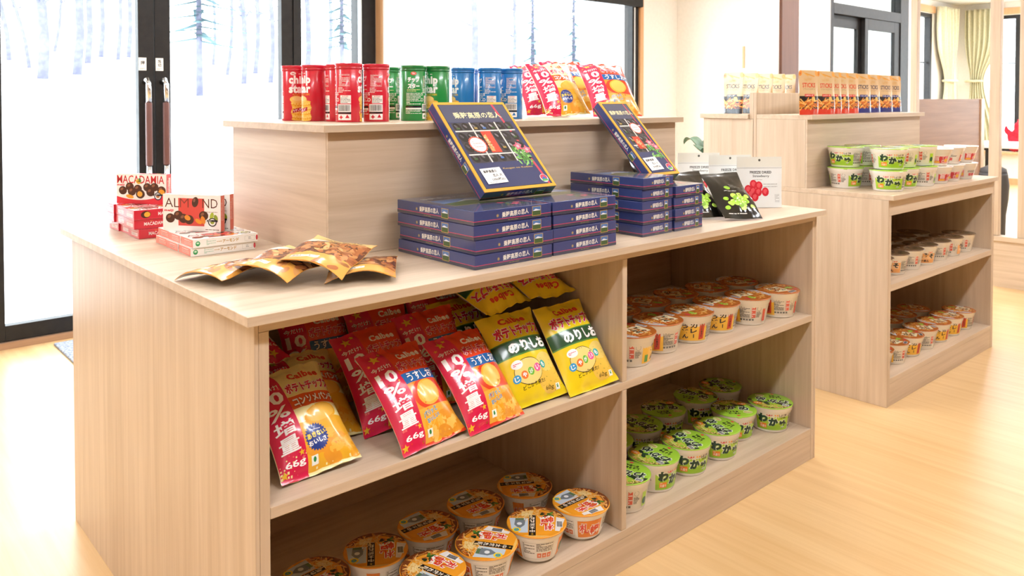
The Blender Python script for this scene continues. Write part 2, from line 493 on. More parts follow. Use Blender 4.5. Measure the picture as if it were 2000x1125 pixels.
# windows, sills and lintels of the far room
def win(n, axis, a0, a1, c, z0, z1, mull=(), bar=None):
    d = bpy.data.objects.new('window_%d' % n, None); COL.objects.link(d); d['kind'] = 'structure'
    s = 1 if c > 0 else -1
    p = PM(); g_ = PM()
    def bx(pm, a, b, zz0, zz1, d0, d1, m, bev=0):
        lo, hi = sorted((c + s * d0, c + s * d1))
        if axis == 'x': pm.box(a, b, lo, hi, zz0, zz1, m, bev)
        else: pm.box(lo, hi, a, b, zz0, zz1, m, bev)
    bx(p, a0, a0 + .06, z0, z1, 0, .08, 'dark_frame'); bx(p, a1 - .06, a1, z0, z1, 0, .08, 'dark_frame')
    bx(p, a0 + .06, a1 - .06, z0, z0 + .05, 0, .08, 'dark_frame'); bx(p, a0 + .06, a1 - .06, z1 - .05, z1, 0, .08, 'dark_frame')
    for q in mull: bx(p, q - .03, q + .03, z0 + .05, z1 - .05, 0, .08, 'dark_frame')
    if bar: bx(p, a0 + .06, a1 - .06, bar - .008, bar + .008, .03, .05, 'dark_frame')
    struct(p, 'window_frame', d); bx(g_, a0 + .06, a1 - .06, z0 + .05, z1 - .05, .036, .042, 'window_glass'); struct(g_, 'glass', d)
    p = PM(); bx(p, a0 - .05, a1 + .05, z0 - .035, z0 - .001, -.12, -.001, 'trim_pine', .003); struct(p, 'window_sill', d)
    p = PM(); bx(p, a0 - .05, a1 + .05, z1 + .01, z1 + .1, -.03, -.001, 'trim_pine', .003); struct(p, 'lintel', d)
win(2, 'x', 8.3, 10.95, YW, .45, 2.32, (9.6,), 1.66)
win(3, 'y', 1.25, 2.93, XR, .45, 2.32, (2.35,), 1.66)
win(4, 'y', -1.2, .9, XR, .45, 2.32, (-.2,))
p = PM(); p.box(XR - .012, XR - .001, YF, YW, 0, .08, 'trim_pine'); struct(p, 'baseboard_right')

# curtains tied back beside the far corner
def curtain(label, axis, a, b, c, tie_at):
    t = thing('curtain', label, 'curtain', group='curtains of the far room')
    p = PM(); P = []; nz = 44; nu = 60
    for i in range(nz + 1):
        z = .5 + (2.42 - .5) * i / nz; row = []
        k = math.exp(-((z - 1.42) / .34) ** 2) if z > 1.42 else math.exp(-((z - 1.42) / .55) ** 2)
        for j in range(nu + 1):
            u = j / nu
            pos = a + (b - a) * u
            pos = pos * (1 - .62 * k) + tie_at * .62 * k
            dep = .045 * math.sin(u * 2 * pi * 6.5 + .5 * math.sin(z * 2)) * (1 - .35 * k) + .008 * math.sin(u * 31 + z * 3)
            row.append((pos, c - .09 + dep, z) if axis == 'x' else (c - .09 + dep, pos, z))
        P.append(row)
    p.grid(P, 'curtain_cloth')
    o = p.obj('curtain_panel', t)
    sm = o.modifiers.new('thickness', 'SOLIDIFY'); sm.thickness = .004
    w_ = abs(b - a) * .24; p = PM()
    pts = [(tie_at + w_ * math.cos(q), c - .09 + .075 * math.sin(q), 1.42) if axis == 'x' else (c - .09 + .075 * math.sin(q), tie_at + w_ * math.cos(q), 1.42) for q in frange(0, 2 * pi, 24)]
    p.tube(pts, .018, 'curtain_cloth', 8, False); p.obj('tie_back', t)
curtain('cream curtain tied back beside the dark window frame, left of the corner', 'x', 10.98, 11.6, YW, 11.36)
curtain('cream curtain tied back on the right of the far corner, beside the light post', 'y', 2.98, 2.54, XR, 2.86)

# ceiling lamps
for k, (x, y) in enumerate([(x, y) for x in (-1.2, 1.0, 3.2, 5.6, 8.2, 10.4) for y in (-1.05, 1.3)]):
    t = thing('ceiling_light', 'long flush ceiling panel lamp, %s from the left in the row %s' % (ORD[[-1.2, 1.0, 3.2, 5.6, 8.2, 10.4].index(x)], 'nearer the glass doors' if y > 0 else 'above the customers\' aisle'), 'ceiling light', (x, y, CH), 0, 'ceiling panel lamps')
    p = PM(); p.box(-.62, .62, -.1, .1, -.035, -.001, 'white_card', .004); p.obj('housing', t)
    p = PM(); p.box(-.6, .6, -.085, .085, -.041, -.0355, 'lamp_diffuser'); p.obj('diffuser', t)

# door mat
p = PM(); p.box(.336, 1.9, 2.15, 2.985, 0, .012, 'mat_fibre', .004)
tag(p.obj('door_mat'), 'grey fibre door mat on the floor inside the glass doors', 'door mat')

# partition with posts
p = PM()
p.box(5.0, 5.05, -2.6, .47, 0, .285, 'oak_y'); p.box(4.985, 5.065, -2.6, .485, .285, .315, 'oak_y', .002)
t = thing('slatted_partition', 'light wood partition of upright posts on a low panel', 'partition')
p.obj('base_panel', t)
for y0, y1, z0 in ((.93, .972, 0), (.434, .494, .3155), (.262, .330, .3155), (-.2, -.14, .3155), (-.7, -.64, .3155), (-1.3, -1.24, .3155)):
    p = PM(); p.box(5.0, 5.05, y0, y1, z0, CH - .001, 'oak_z', .002); p.obj('post', t)

# booth behind the partition
t = thing('booth_divider', 'wide brown wooden booth divider with a pale end post', 'divider')
p = PM(); p.box(5.92, 7.313, 1.3, 1.34, 0, 1.165, 'booth_wood', .002); p.obj('panel', t)
p = PM(); p.box(7.313, 7.39, 1.29, 1.35, 0, 1.17, 'oak_z', .002); p.obj('end_post', t)
# spindle chair before the divider
t = thing('wooden_chair', 'small orange wooden chair with a spindle back before the booth divider', 'chair', (5.62, .98, 0), R(20))
p = PM(); p.prism([(-.2, -.19), (.2, -.19), (.17, .2), (-.17, .2)], .42, .455, 'chair_wood'); p.obj('seat', t)
for sx in (-1, 1):
    for sy in (-1, 1):
        p = PM(); p.tube([(sx * .15, sy * .15, .42), (sx * .2, sy * .19, 0)], [.018, .014], 'chair_wood', 10); p.obj('leg', t)
for k in range(5):
    p = PM(); x = -.14 + .07 * k; p.tube([(x, .17, .455), (x * 1.15, .23, .88)], [.011, .009], 'chair_wood', 8); p.obj('spindle', t)
p = PM(); P = [(-.2 + .4 * k / 12, .235 - .03 * math.cos((k - 6) / 6 * 1.2), .9 + .008 * math.cos((k - 6) / 3.8)) for k in range(13)]
p.tube(P, [.014] + [.022] * 11 + [.014], 'chair_wood', 10); p.obj('top_rail', t)
# table and dark rounded object of the far room
t = thing('dining_table', 'white topped dining table partly hidden behind the light post', 'table', (8.55, 1.45, 0))
p = PM(); p.box(-.45, .45, -.35, .35, .69, .72, 'white_card', .004); p.obj('tabletop', t)
for sx in (-1, 1):
    for sy in (-1, 1):
        p = PM(); p.box(sx * .4 - .025, sx * .4 + .025, sy * .3 - .025, sy * .3 + .025, 0, .69, 'dark_frame'); p.obj('leg', t)
MATS['grey_plastic'] = mat('grey_plastic', '#4a4a4c', .6)
t = thing('dark_object', 'slim dark grey rounded object standing behind the light partition post', 'rounded object', (6.123, .816, 0))  # added as a plain stand-in for an unidentified dark rounded thing
p = PM(); p.lathe([(.075, 0), (.08, .01), (.085, .3), (.10, .42), (.105, .52), (.095, .60), (.09, .62), (.082, .61), (.075, .3)], 28, 'grey_plastic', (0, 0), True); p.obj('object_body', t)
p = PM(); p.lathe([(.091, .621), (.085, .645), (.04, .668), (.0001, .672)], 28, 'grey_plastic'); p.obj('lid', t)
# red figure and blue cloth on the sill
MATS['red_plush'] = speck_mat('red_plush', '#c0223a', '#a81c30', 60, .8)
MATS['blue_cloth'] = speck_mat('blue_cloth', '#9db8e6', '#e8eefb', 14, .8)
t = thing('red_figure', 'red figure with a raised arm on the window sill of the far room', 'figure', (11.80, 2.34, .4495), R(-70))
b = bmesh.new()
def blob(bm, c, r, n=2):
    bmesh.ops.create_icosphere(bm, subdivisions=n, radius=1, matrix=Matrix.Translation(c) @ Matrix.Diagonal((r[0], r[1], r[2], 1)))
for c, r_ in (((0, 0, .11), (.09, .06, .11)), ((.03, 0, .25), (.06, .05, .09)), ((.055, 0, .36), (.065, .055, .06)), ((.1, 0, .37), (.04, .03, .03)),
              ((-.06, .01, .22), (.03, .03, .09)), ((-.1, .01, .30), (.025, .025, .06)), ((.07, -.03, .42), (.015, .012, .035)), ((.04, .03, .42), (.015, .012, .035))): blob(b, c, r_)
me = bpy.data.meshes.new('body'); b.to_mesh(me); b.free(); me.materials.append(MATS['red_plush'])
for q in me.polygons: q.use_smooth = True
o = bpy.data.objects.new('body', me); COL.objects.link(o); o.parent = t
mo = o.modifiers.new('join', 'REMESH'); mo.mode = 'VOXEL'; mo.voxel_size = .012; mo.use_smooth_shade = True
p = PM(); P = []
for i in range(12):
    a_ = i / 11
    P.append([(.10 * (1 - .55 * a_) * math.cos(q) + .01 * math.sin(5 * q), .08 * (1 - .5 * a_) * math.sin(q), .001 + .2 * a_) for q in frange(0, 2 * pi, 24)])
p.grid(P, 'blue_cloth'); p.lathe([(.04, .2), (.001, .215)], 16, 'blue_cloth')
tag(p.obj('blue_cloth', None, (11.80, 2.12, .4495)), 'pale blue and white bundle of cloth on the sill beside the red figure', 'cloth bundle')

# ------------------------------------------------------------------ outside: snow and bare trees
def hill(x, y):
    s = max(0, y - 7)
    return -.15 + .115 * s + .00 * x + .25 * noise.noise(Vector((x * .12, y * .12, 0))) * min(1, max(0, (y - 5) / 8))
p = PM(); P = [[(x, y, hill(x, y)) for y in [YW + .2 + (70 - YW) * (k / 34) ** 1.6 for k in range(35)]] for x in frange(-45, 90, 60)]
p.grid(P, 'snow', True); struct(p, 'snowy_ground')
rr = random.Random(11)
def bare_tree(label, x, y, h, r0, lean):
    t = thing('bare_tree', label, 'tree', (x, y, hill(x, y) - .05), 0, 'bare trees on the snowy slope')
    p = PM(); n = 9
    pts = [(lean * h * (k / n) + .08 * math.sin(k * 1.3), .06 * math.cos(k), h * k / n) for k in range(n + 1)]
    p.tube(pts, [r0 * (1 - .6 * k / n) for k in range(n + 1)], 'bark', 8); p.obj('trunk', t)
    p = PM()
    for k in range(16):
        f = rr.uniform(.25, .95); q = Vector(pts[int(f * n)]); a_ = rr.uniform(0, 2 * pi); l = rr.uniform(.8, 2.2) * (1.1 - f * .6)
        d1 = Vector((math.cos(a_), math.sin(a_), rr.uniform(.3, .9))).normalized()
        e = q + d1 * l * .5; e2 = e + (d1 + Vector((0, 0, .35))).normalized() * l * .5
        p.tube([q, e, e2], [r0 * .3, r0 * .18, r0 * .05], 'bark', 5, False)
        for s_ in (-1, 1):
            p.tube([e, e + (d1 + Vector((s_ * d1.y, -s_ * d1.x, .2)) * .8).normalized() * l * .35], [r0 * .12, r0 * .04], 'bark', 4, False)
    p.obj('branches', t)
def spruce(label, x, y, h):
    t = thing('spruce_tree', label, 'tree', (x, y, hill(x, y) - .05), 0, 'spruces on the snowy slope')
    p = PM(); p.tube([(0, 0, 0), (0, 0, h)], [.09, .015], 'bark', 8); p.obj('trunk', t)
    p = PM(); P_ = []
    for k in range(70):
        f = k / 70; z = h * (.22 + .76 * f); l = (1 - f) * h * .27 + .1; a_ = k * 2.4
        for s_ in range(1):
            d1 = Vector((math.cos(a_), math.sin(a_), -.18)); side = Vector((-math.sin(a_), math.cos(a_), 0))
            vs = []; fs = []
            m_ = 7
            for i in range(m_ + 1):
                q = Vector((0, 0, z)) + d1 * l * i / m_ + Vector((0, 0, .05 * l * (i / m_) ** 2)); wd = .08 * l * (1 - i / m_) + .012
                dr = -.25 * wd
                vs += [q - side * wd + Vector((0, 0, dr)), q, q + side * wd + Vector((0, 0, dr))]
            for i in range(m_):
                for j in (0, 1): fs.append((i * 3 + j, i * 3 + j + 1, i * 3 + 3 + j + 1, i * 3 + 3 + j))
            p.add(vs, fs, 'needles', True)
    p.obj('needled_branches', t)
def out_at(u, dist):
    """a spot outside seen through the glass, dist metres beyond the camera"""
    k = (u - 1002.25) / 1574.8
    return CAMP.x + dist * (.6665 + .7457 * k), CAMP.y + dist * (.7455 - .6663 * k)
for k, (u, dist, h, r0, ln) in enumerate([(85, 21, 9, .14, -.03), (60, 24, 8, .06, -.22), (152, 23, 10, .13, .01), (173, 27, 10, .11, .0), (199, 31, 10, .10, .0), (232, 30, 11, .08, .02),
                                           (20, 26, 8, .08, -.15), (-20, 24, 9, .12, .03), (253, 33, 11, .1, 0), (108, 32, 9, .07, .1), (445, 28, 9, .07, .06), (478, 24, 9, .09, -.03),
                                           (500, 30, 10, .1, .02), (530, 26, 9, .09, .0), (418, 33, 10, .07, .0), (600, 27, 10, .11, .0), (640, 31, 9, .09, .05), (925, 26, 10, .13, .0), (1000, 30, 9, .08, .04)]):
    x, y = out_at(u, dist)
    lab = ['thick bare tree on the snow, left part of the left door glass', 'thin slanting bare tree left of the thick one', 'thick straight bare tree in the middle of the left door glass',
           'grey bare trunk just right of the thick straight tree', 'slim bare trunk right of the middle of the left door glass', 'faint far trunk near the right edge of the left door glass',
           'leaning bare tree at the far left of the door glass', 'thick bare tree beyond the left door edge', 'far bare tree behind the door stiles', 'thin leaning bare tree between the thick trunks',
           'thin leaning bare tree right of the spruce', 'bare tree in the right half of the right door glass', 'far bare trunk towards the right of the right door glass', 'bare trunk beside the right door stile',
           'far thin trunk just behind the spruce', 'bare tree seen through the side light', 'slim bare tree at the right of the side light', 'thick bare tree at the left of the blind window', 'thin bare tree in the middle of the blind window'][k]
    bare_tree(lab, x, y, h, r0, ln)
for u, dist, h, lab in ((390, 20, 6.5, 'blue green spruce with spread branches in the right door glass'), (1040, 24, 4.6, 'pale spruce low in the middle of the blind window'), (1120, 27, 5.2, 'pale spruce right of the middle of the blind window'), (668, 25, 6, 'pale spruce in the side light glass')):
    x, y = out_at(u, dist); spruce(lab, x, y, h)

# ------------------------------------------------------------------ display furniture
def shelf_unit(name, label, x0, x1, D, bays, y0=0.0, ztop=.8072, tt=.0172, over=(.0213, .0161, .0241, .0325), zs=(.4489, .4694), zb=(.0809, .1014), apron=.7714, back=None, half=False):
    """a two sided island of open shelves; bays lists the divider positions"""
    t = thing(name, label, 'display shelf')
    def part(n, *b, m='oak_x', bev=.0012):
        q = PM(); q.box(*b, m, bev); return q.obj(n, t)
    zt = ztop - tt; g = .0004; y1 = y0 + D; yc = back
    part('tabletop', x0 - over[0], x1 + over[1], y0 - over[2], (yc - .001 if half else y1 + over[3]), zt, ztop)
    ye = yc - .001 if half else y1
    part('side_panel', x0, x0 + .0078, y0, ye, 0, zt - g, m='oak_z'); part('side_panel', x1 - .0078, x1, y0, ye, 0, zt - g, m='oak_z')
    part('side_lining', x0 + .0082, x0 + .0267, y0 + .0006, ye - .0006, 0, apron - g, m='oak_z'); part('side_lining', x1 - .0249, x1 - .0082, y0 + .0006, ye - .0006, 0, apron - g, m='oak_z')
    a, b = x0 + .0271, x1 - .0253
    part('apron', x0 + .0082, x1 - .0082, y0 + .0006, y0 + .02, apron, zt - g)
    yb = (yc if half else y0 + .57)
    part('back_panel', a, b, yb - .012 - (.002 if half else 0), yb - (.002 if half else 0), 0, zt - g - (.0 if half else 0), m='oak_x')
    yb -= .0125 + (.002 if half else 0)
    part('shelf', a, b, y0 + .001, yb, *zs); part('bottom_shelf', a, b, y0 + .001, yb, *zb); part('kick_board', a, b, y0 + .0014, y0 + .02, 0, zb[0] - g)
    for d0, d1 in bays:
        part('divider', d0, d1, y0 + .001, yb, zs[1] + g, zt - g if False else apron - g, m='oak_z'); part('divider', d0, d1, y0 + .0012, yb, zb[1] + g, zs[0] - g, m='oak_z')
    if not half:
        part('shelf', a, b, yb + .014, y1 - .001, *zs); part('bottom_shelf', a, b, yb + .014, y1 - .001, *zb); part('kick_board', a, b, y1 - .02, y1 - .0014, 0, zb[0] - g)
        part('apron', x0 + .0082, x1 - .0082, y1 - .02, y1 - .0006, apron, zt - g)
    return t
ZT = .8072; ZS = .4694; ZB = .1014; ZR = 1.1045
shelf_unit('display_shelf', 'low pale oak island of open shelves full of snacks, nearest the camera', 0, 1.8891, 1.1714, [(.9355, .9529)])
t = thing('riser_box', 'pale oak riser box on the island top carrying chip cans and bags', 'riser box')
def tpart(n, *b, m='oak_x', bev=.0012, par=None):
    q = PM(); q.box(*b, m, bev); return q.obj(n, par or t)
tpart('side_panel', .318, .3258, .3342, .8438, ZT, 1.0872, m='oak_y'); tpart('side_panel', 1.5691, 1.5769, .3342, .8438, ZT, 1.0872, m='oak_y')
tpart('front_panel', .318, 1.5769, .3262, .3338, ZT, 1.0872); tpart('back_panel', .3262, 1.5687, .836, .8438, ZT, 1.0872)
tpart('top_board', .2978, 1.5941, .306, .8611, 1.0876, ZR)

ZBT = .8019; ZBR = 1.098; ZBS = .462; ZBB = .105
shelf_unit('display_shelf', 'pale oak shelf island further right, with stacked cups on its ledge', 2.4837, 3.6189, .57, [], y0=.0267, ztop=ZBT, tt=.0187, over=(0, -.001, .0179, 0), zs=(.436, ZBS), zb=(.0855, ZBB), apron=.724, back=.599, half=True)
t = thing('riser_box', 'stepped oak riser with an upright rear board, under fries pouches', 'riser box')
tpart('side_panel', 2.4837, 2.4915, .3615, .5835, ZBT, 1.079, m='oak_z'); tpart('side_panel', 3.583, 3.5908, .3615, .5835, ZBT, 1.079, m='oak_z')
tpart('front_panel', 2.4837, 3.5908, .3537, .3611, ZBT, 1.079); tpart('top_board', 2.4837, 3.6, .334, .5835, 1.0794, ZBR)
tpart('rear_board', 2.4837, 2.84, .5840, .598, ZBT, 1.19, m='oak_z')
# the unit behind, back to back
t = thing('display_shelf', 'tall pale oak shelf unit standing back to back behind the stepped riser', 'display shelf')
tpart('side_panel', 2.4837, 2.4915, .60, .85, 0, 1.0775, m='oak_z'); tpart('side_panel', 3.611, 3.6189, .60, .85, 0, 1.0775, m='oak_z')
tpart('rear_board', 2.4925, 3.61, .6, .612, 0, 1.0775, m='oak_z'); tpart('top_board', 2.4737, 3.6189, .6185, .862, 1.078, 1.098)
tpart('upright_board', 2.4837, 2.84, .599, .6175, 1.0785, 1.19, m='oak_z'); tpart('front_panel', 2.4925, 3.61, .838, .85, 0, 1.0775)
t = thing('ledge_cabinet', 'low oak ledge behind the tall unit, holding the potted plant', 'cabinet')
tpart('top_board', 2.4837, 3.6189, .864, 1.2, .78, .80); tpart('side_panel', 2.4837, 2.5, .864, 1.17, 0, .7796, m='oak_z'); tpart('side_panel', 3.603, 3.6189, .864, 1.17, 0, .7796, m='oak_z'); tpart('front_panel', 2.5004, 3.6026, 1.155, 1.17, 0, .7796)
# plant on that ledge
MATS['pot_white'] = mat('pot_white', '#e8e4dc', .4)
t = thing('potted_plant', 'leafy green plant in a white pot behind the pale pouches', 'plant', (2.74, 1.0, .8005))
p = PM(); p.lathe([(.045, 0), (.06, .09), (.064, .095), (.056, .095), (.052, .08)], 24, 'pot_white', (0, 0), True); p.lathe([(.0535, .08), (.001, .082)], 24, 'bark'); p.obj('pot', t)
for k, (a_, l, up_) in enumerate(((R(200), .13, .05), (R(250), .10, .09), (R(100), .11, .08), (R(20), .12, .06), (R(310), .1, .1))):
    p = PM(); d1 = Vector((math.cos(a_), math.sin(a_), 0)); sd = Vector((-math.sin(a_), math.cos(a_), 0)); P = []
    for i in range(11):
        f = i / 10; wd = .052 * math.sin(pi * (f * .92 + .06)) ** .7
        c = d1 * (.02 + l * f) + Vector((0, 0, .085 + up_ * math.sin(f * 2.4)))
        P.append([c + sd * wd * s_ + Vector((0, 0, .012 * abs(s_))) for s_ in (-1, -.5, 0, .5, 1)])
    p.grid(P, 'leaf_green'); o = p.obj('leaf', t); sm = o.modifiers.new('thickness', 'SOLIDIFY'); sm.thickness = .0012

# ------------------------------------------------------------------ chip bags
BW, BH, BT = .165, .223, .034
def smooth01(x): x = max(0., min(1., x)); return x * x * (3 - 2 * x)
def bag_art(kind):
    a = Art(); W, H = BW, BH
    def X(f): return f * W
    def Y(f): return f * H
    r = random.Random(kind)
    if kind in ('consomme', 'salt'):
        a.rect(0, 0, X(.335), H, '#d81f4b', 1)
        a.star(X(.17), Y(.905), .011, '#e8b92e', 2); a.star(X(.27), Y(.94), .005, '#e8b92e', 2); a.star(X(.06), Y(.86), .004, '#f0913a', 2)
        a.text('今だけ!', X(.17), Y(.80), X(.25), Y(.05), '#ffffff', 2, .035)
        a.text('10', X(.17), Y(.69), X(.25), Y(.125), '#ffffff', 2, .035)
        a.text('%', X(.17), Y(.55), X(.24), Y(.11), '#ffffff', 2, .02)
        a.text('増', X(.17), Y(.41), X(.22), Y(.125), '#ffffff', 2, .05)
        a.text('量', X(.17), Y(.27), X(.22), Y(.125), '#ffffff', 2, .05)
        a.text('66g', X(.19), Y(.115), X(.24), Y(.06), '#ffffff', 2, .02)
        for q in range(7): a.star(X(r.uniform(.03, .3)), Y(r.uniform(.05, .95)), r.uniform(.002, .004), r.choice(['#e8b92e', '#b0402a', '#f07070']), 2)
        a.star(X(.05), Y(.06), .008, '#e8b92e', 2); a.star(X(.28), Y(.18), .006, '#e8b92e', 2)
    if kind == 'consomme':
        a.rect(X(.335), 0, W, H, '#f5e9a6', 1)
        a.rect(X(.335), Y(.03), W, Y(.40), '#f0b42c', 1.5)
        a.rect(X(.335), Y(.53), W, Y(.655), '#e2581f', 2)
        a.text('Calbee', X(.68), Y(.865), X(.42), Y(.075), '#d8401c', 2, .045)
        a.text('ポテトチップス', X(.675), Y(.735), X(.63), Y(.105), '#d0204a', 3, .045, '#ffffff', .05)
        a.text('コンソメパンチ', X(.675), Y(.592), X(.60), Y(.085), '#ffffff', 3, .04, '#8a2a10', .03)
        a.ell(X(.66), Y(.44), X(.24), Y(.085), '#f2b234', 2, 22, .15); a.ell(X(.66), Y(.445), X(.21), Y(.07), '#f6c250', 2.5, 22, .15)
        for q in range(12): a.ell(X(r.uniform(.42, .98)), Y(r.uniform(.06, .26)), X(.12), Y(.05), r.choice(['#f0a828', '#e89220', '#f4bc48', '#eda030']), 2 + .1 * q / 12, 14, r.uniform(-1, 1))
        n = 26
        a.star(X(.50), Y(.255), .0255, '#27408f', 3.2, n, .86)
        a.text('あきない', X(.50), Y(.275), X(.25), Y(.045), '#ffe25a', 3.6, .04, rot=.1); a.text('おいしさ', X(.50), Y(.22), X(.24), Y(.04), '#ffffff', 3.6, .04, rot=.1)
        a.fine(X(.43), Y(.31), X(.57), Y(.33), 2, '#ffffff', 3.6, 4)
    if kind == 'salt':
        a.rect(X(.335), 0, W, H, '#f0932a', 1)
        a.rect(X(.335), Y(.64), W, H, '#e2401a', 1.3); a.ell(X(.66), Y(.42), X(.33), Y(.16), '#e2401a', 1.4, 26)
        a.rect(X(.335), Y(.03), W, Y(.30), '#f0ae3a', 1.6); a.rect(X(.335), 0, W, Y(.03), '#e2401a', 1.7)
        a.rect(X(.335), Y(.555), W, Y(.665), '#1c66ab', 2)
        a.text('Calbee', X(.67), Y(.86), X(.40), Y(.072), '#ffffff', 2, .045)
        a.text('ポテトチップス', X(.675), Y(.745), X(.63), Y(.10), '#d61e50', 3, .045, '#ffe9dc', .05)
        a.text('うすしお味', X(.68), Y(.61), X(.58), Y(.095), '#ffffff', 3, .05, '#123f78', .04)
        a.ell(X(.60), Y(.43), X(.20), Y(.12), '#f4b63c', 2, 24, .3); a.ell(X(.61), Y(.435), X(.175), Y(.10), '#f8c75c', 2.3, 24, .3)
        a.text('パリッと', X(.50), Y(.255), X(.24), Y(.05), '#2e87c8', 3, .03, '#fff3b0', .05, .2); a.text('おいしい!', X(.52), Y(.20), X(.22), Y(.04), '#2e87c8', 3, .03, '#fff3b0', .05, .2)
        for q in range(13): a.ell(X(r.uniform(.40, .98)), Y(r.uniform(.06, .22)), X(.12), Y(.05), r.choice(['#f0a828', '#e89a2a', '#f4bc48', '#f6c860']), 2 + .1 * q / 13, 14, r.uniform(-1, 1))
    if kind == 'seaweed':
        a.rect(0, 0, W, H, '#f0d51c', 1)
        a.rect(0, Y(.49), W, Y(.655), '#1f4f2c', 2); a.rect(0, Y(.485), W, Y(.50), '#4f8a3a', 2.2); a.rect(0, Y(.648), W, Y(.66), '#4f8a3a', 2.2)
        a.text('Calbee', X(.52), Y(.885), X(.50), Y(.075), '#d8341c', 2, .045)
        a.text('ポテトチップス', X(.53), Y(.755), X(.86), Y(.135), '#d01e4c', 3, .05, '#ffffff', .05)
        a.text('のりしお', X(.55), Y(.572), X(.74), Y(.125), '#ffffff', 3.2, .05)
        a.ell(X(.38), Y(.31), X(.24), Y(.135), '#3a2a10', 2, 28); a.ell(X(.38), Y(.31), X(.233), Y(.129), '#f3dc86', 2.3, 28)
        a.ell(X(.74), Y(.22), X(.25), Y(.17), '#f0c850', 1.6, 24); a.ell(X(.75), Y(.36), X(.20), Y(.10), '#f2d672', 1.8, 24)
        for q in range(30): a.ell(X(r.uniform(.5, .98)), Y(r.uniform(.06, .42)), .0009, .0009, '#6d7f2a', 2.2, 6)
        a.ell(X(.22), Y(.40), X(.09), Y(.045), '#ffffff', 3, 18); a.fine(X(.16), Y(.385), X(.28), Y(.415), 2, '#d84a6a', 3.4, 5)
        for q, (ch, c) in enumerate(zip('じゃがいも', ('#3aa0d8', '#e87a30', '#6cb83c', '#e860a0', '#38b0a8'))):
            x_ = X(.16 + .125 * q); y_ = Y(.265 + .018 * q); a.ell(x_, y_, .0093, .0093, c, 3, 16); a.text(ch, x_, y_, .011, .011, '#ffffff', 3.4, .03)
        a.text('どこから来た?', X(.42), Y(.175), X(.42), Y(.04), '#2a2a1a', 3, .01, rot=.08)
        a.text('60g', X(.70), Y(.10), X(.15), Y(.05), '#3a3010', 3, .0)
    if kind != 'seaweed': lx = .42
    else: lx = .86
    a.rect(X(lx - .04), Y(.065), X(lx + .04), Y(.125), '#f4fbf4', 3); a.ell(X(lx), Y(.1), .003, .004, '#2e8a4a', 3.4, 10)
    return a
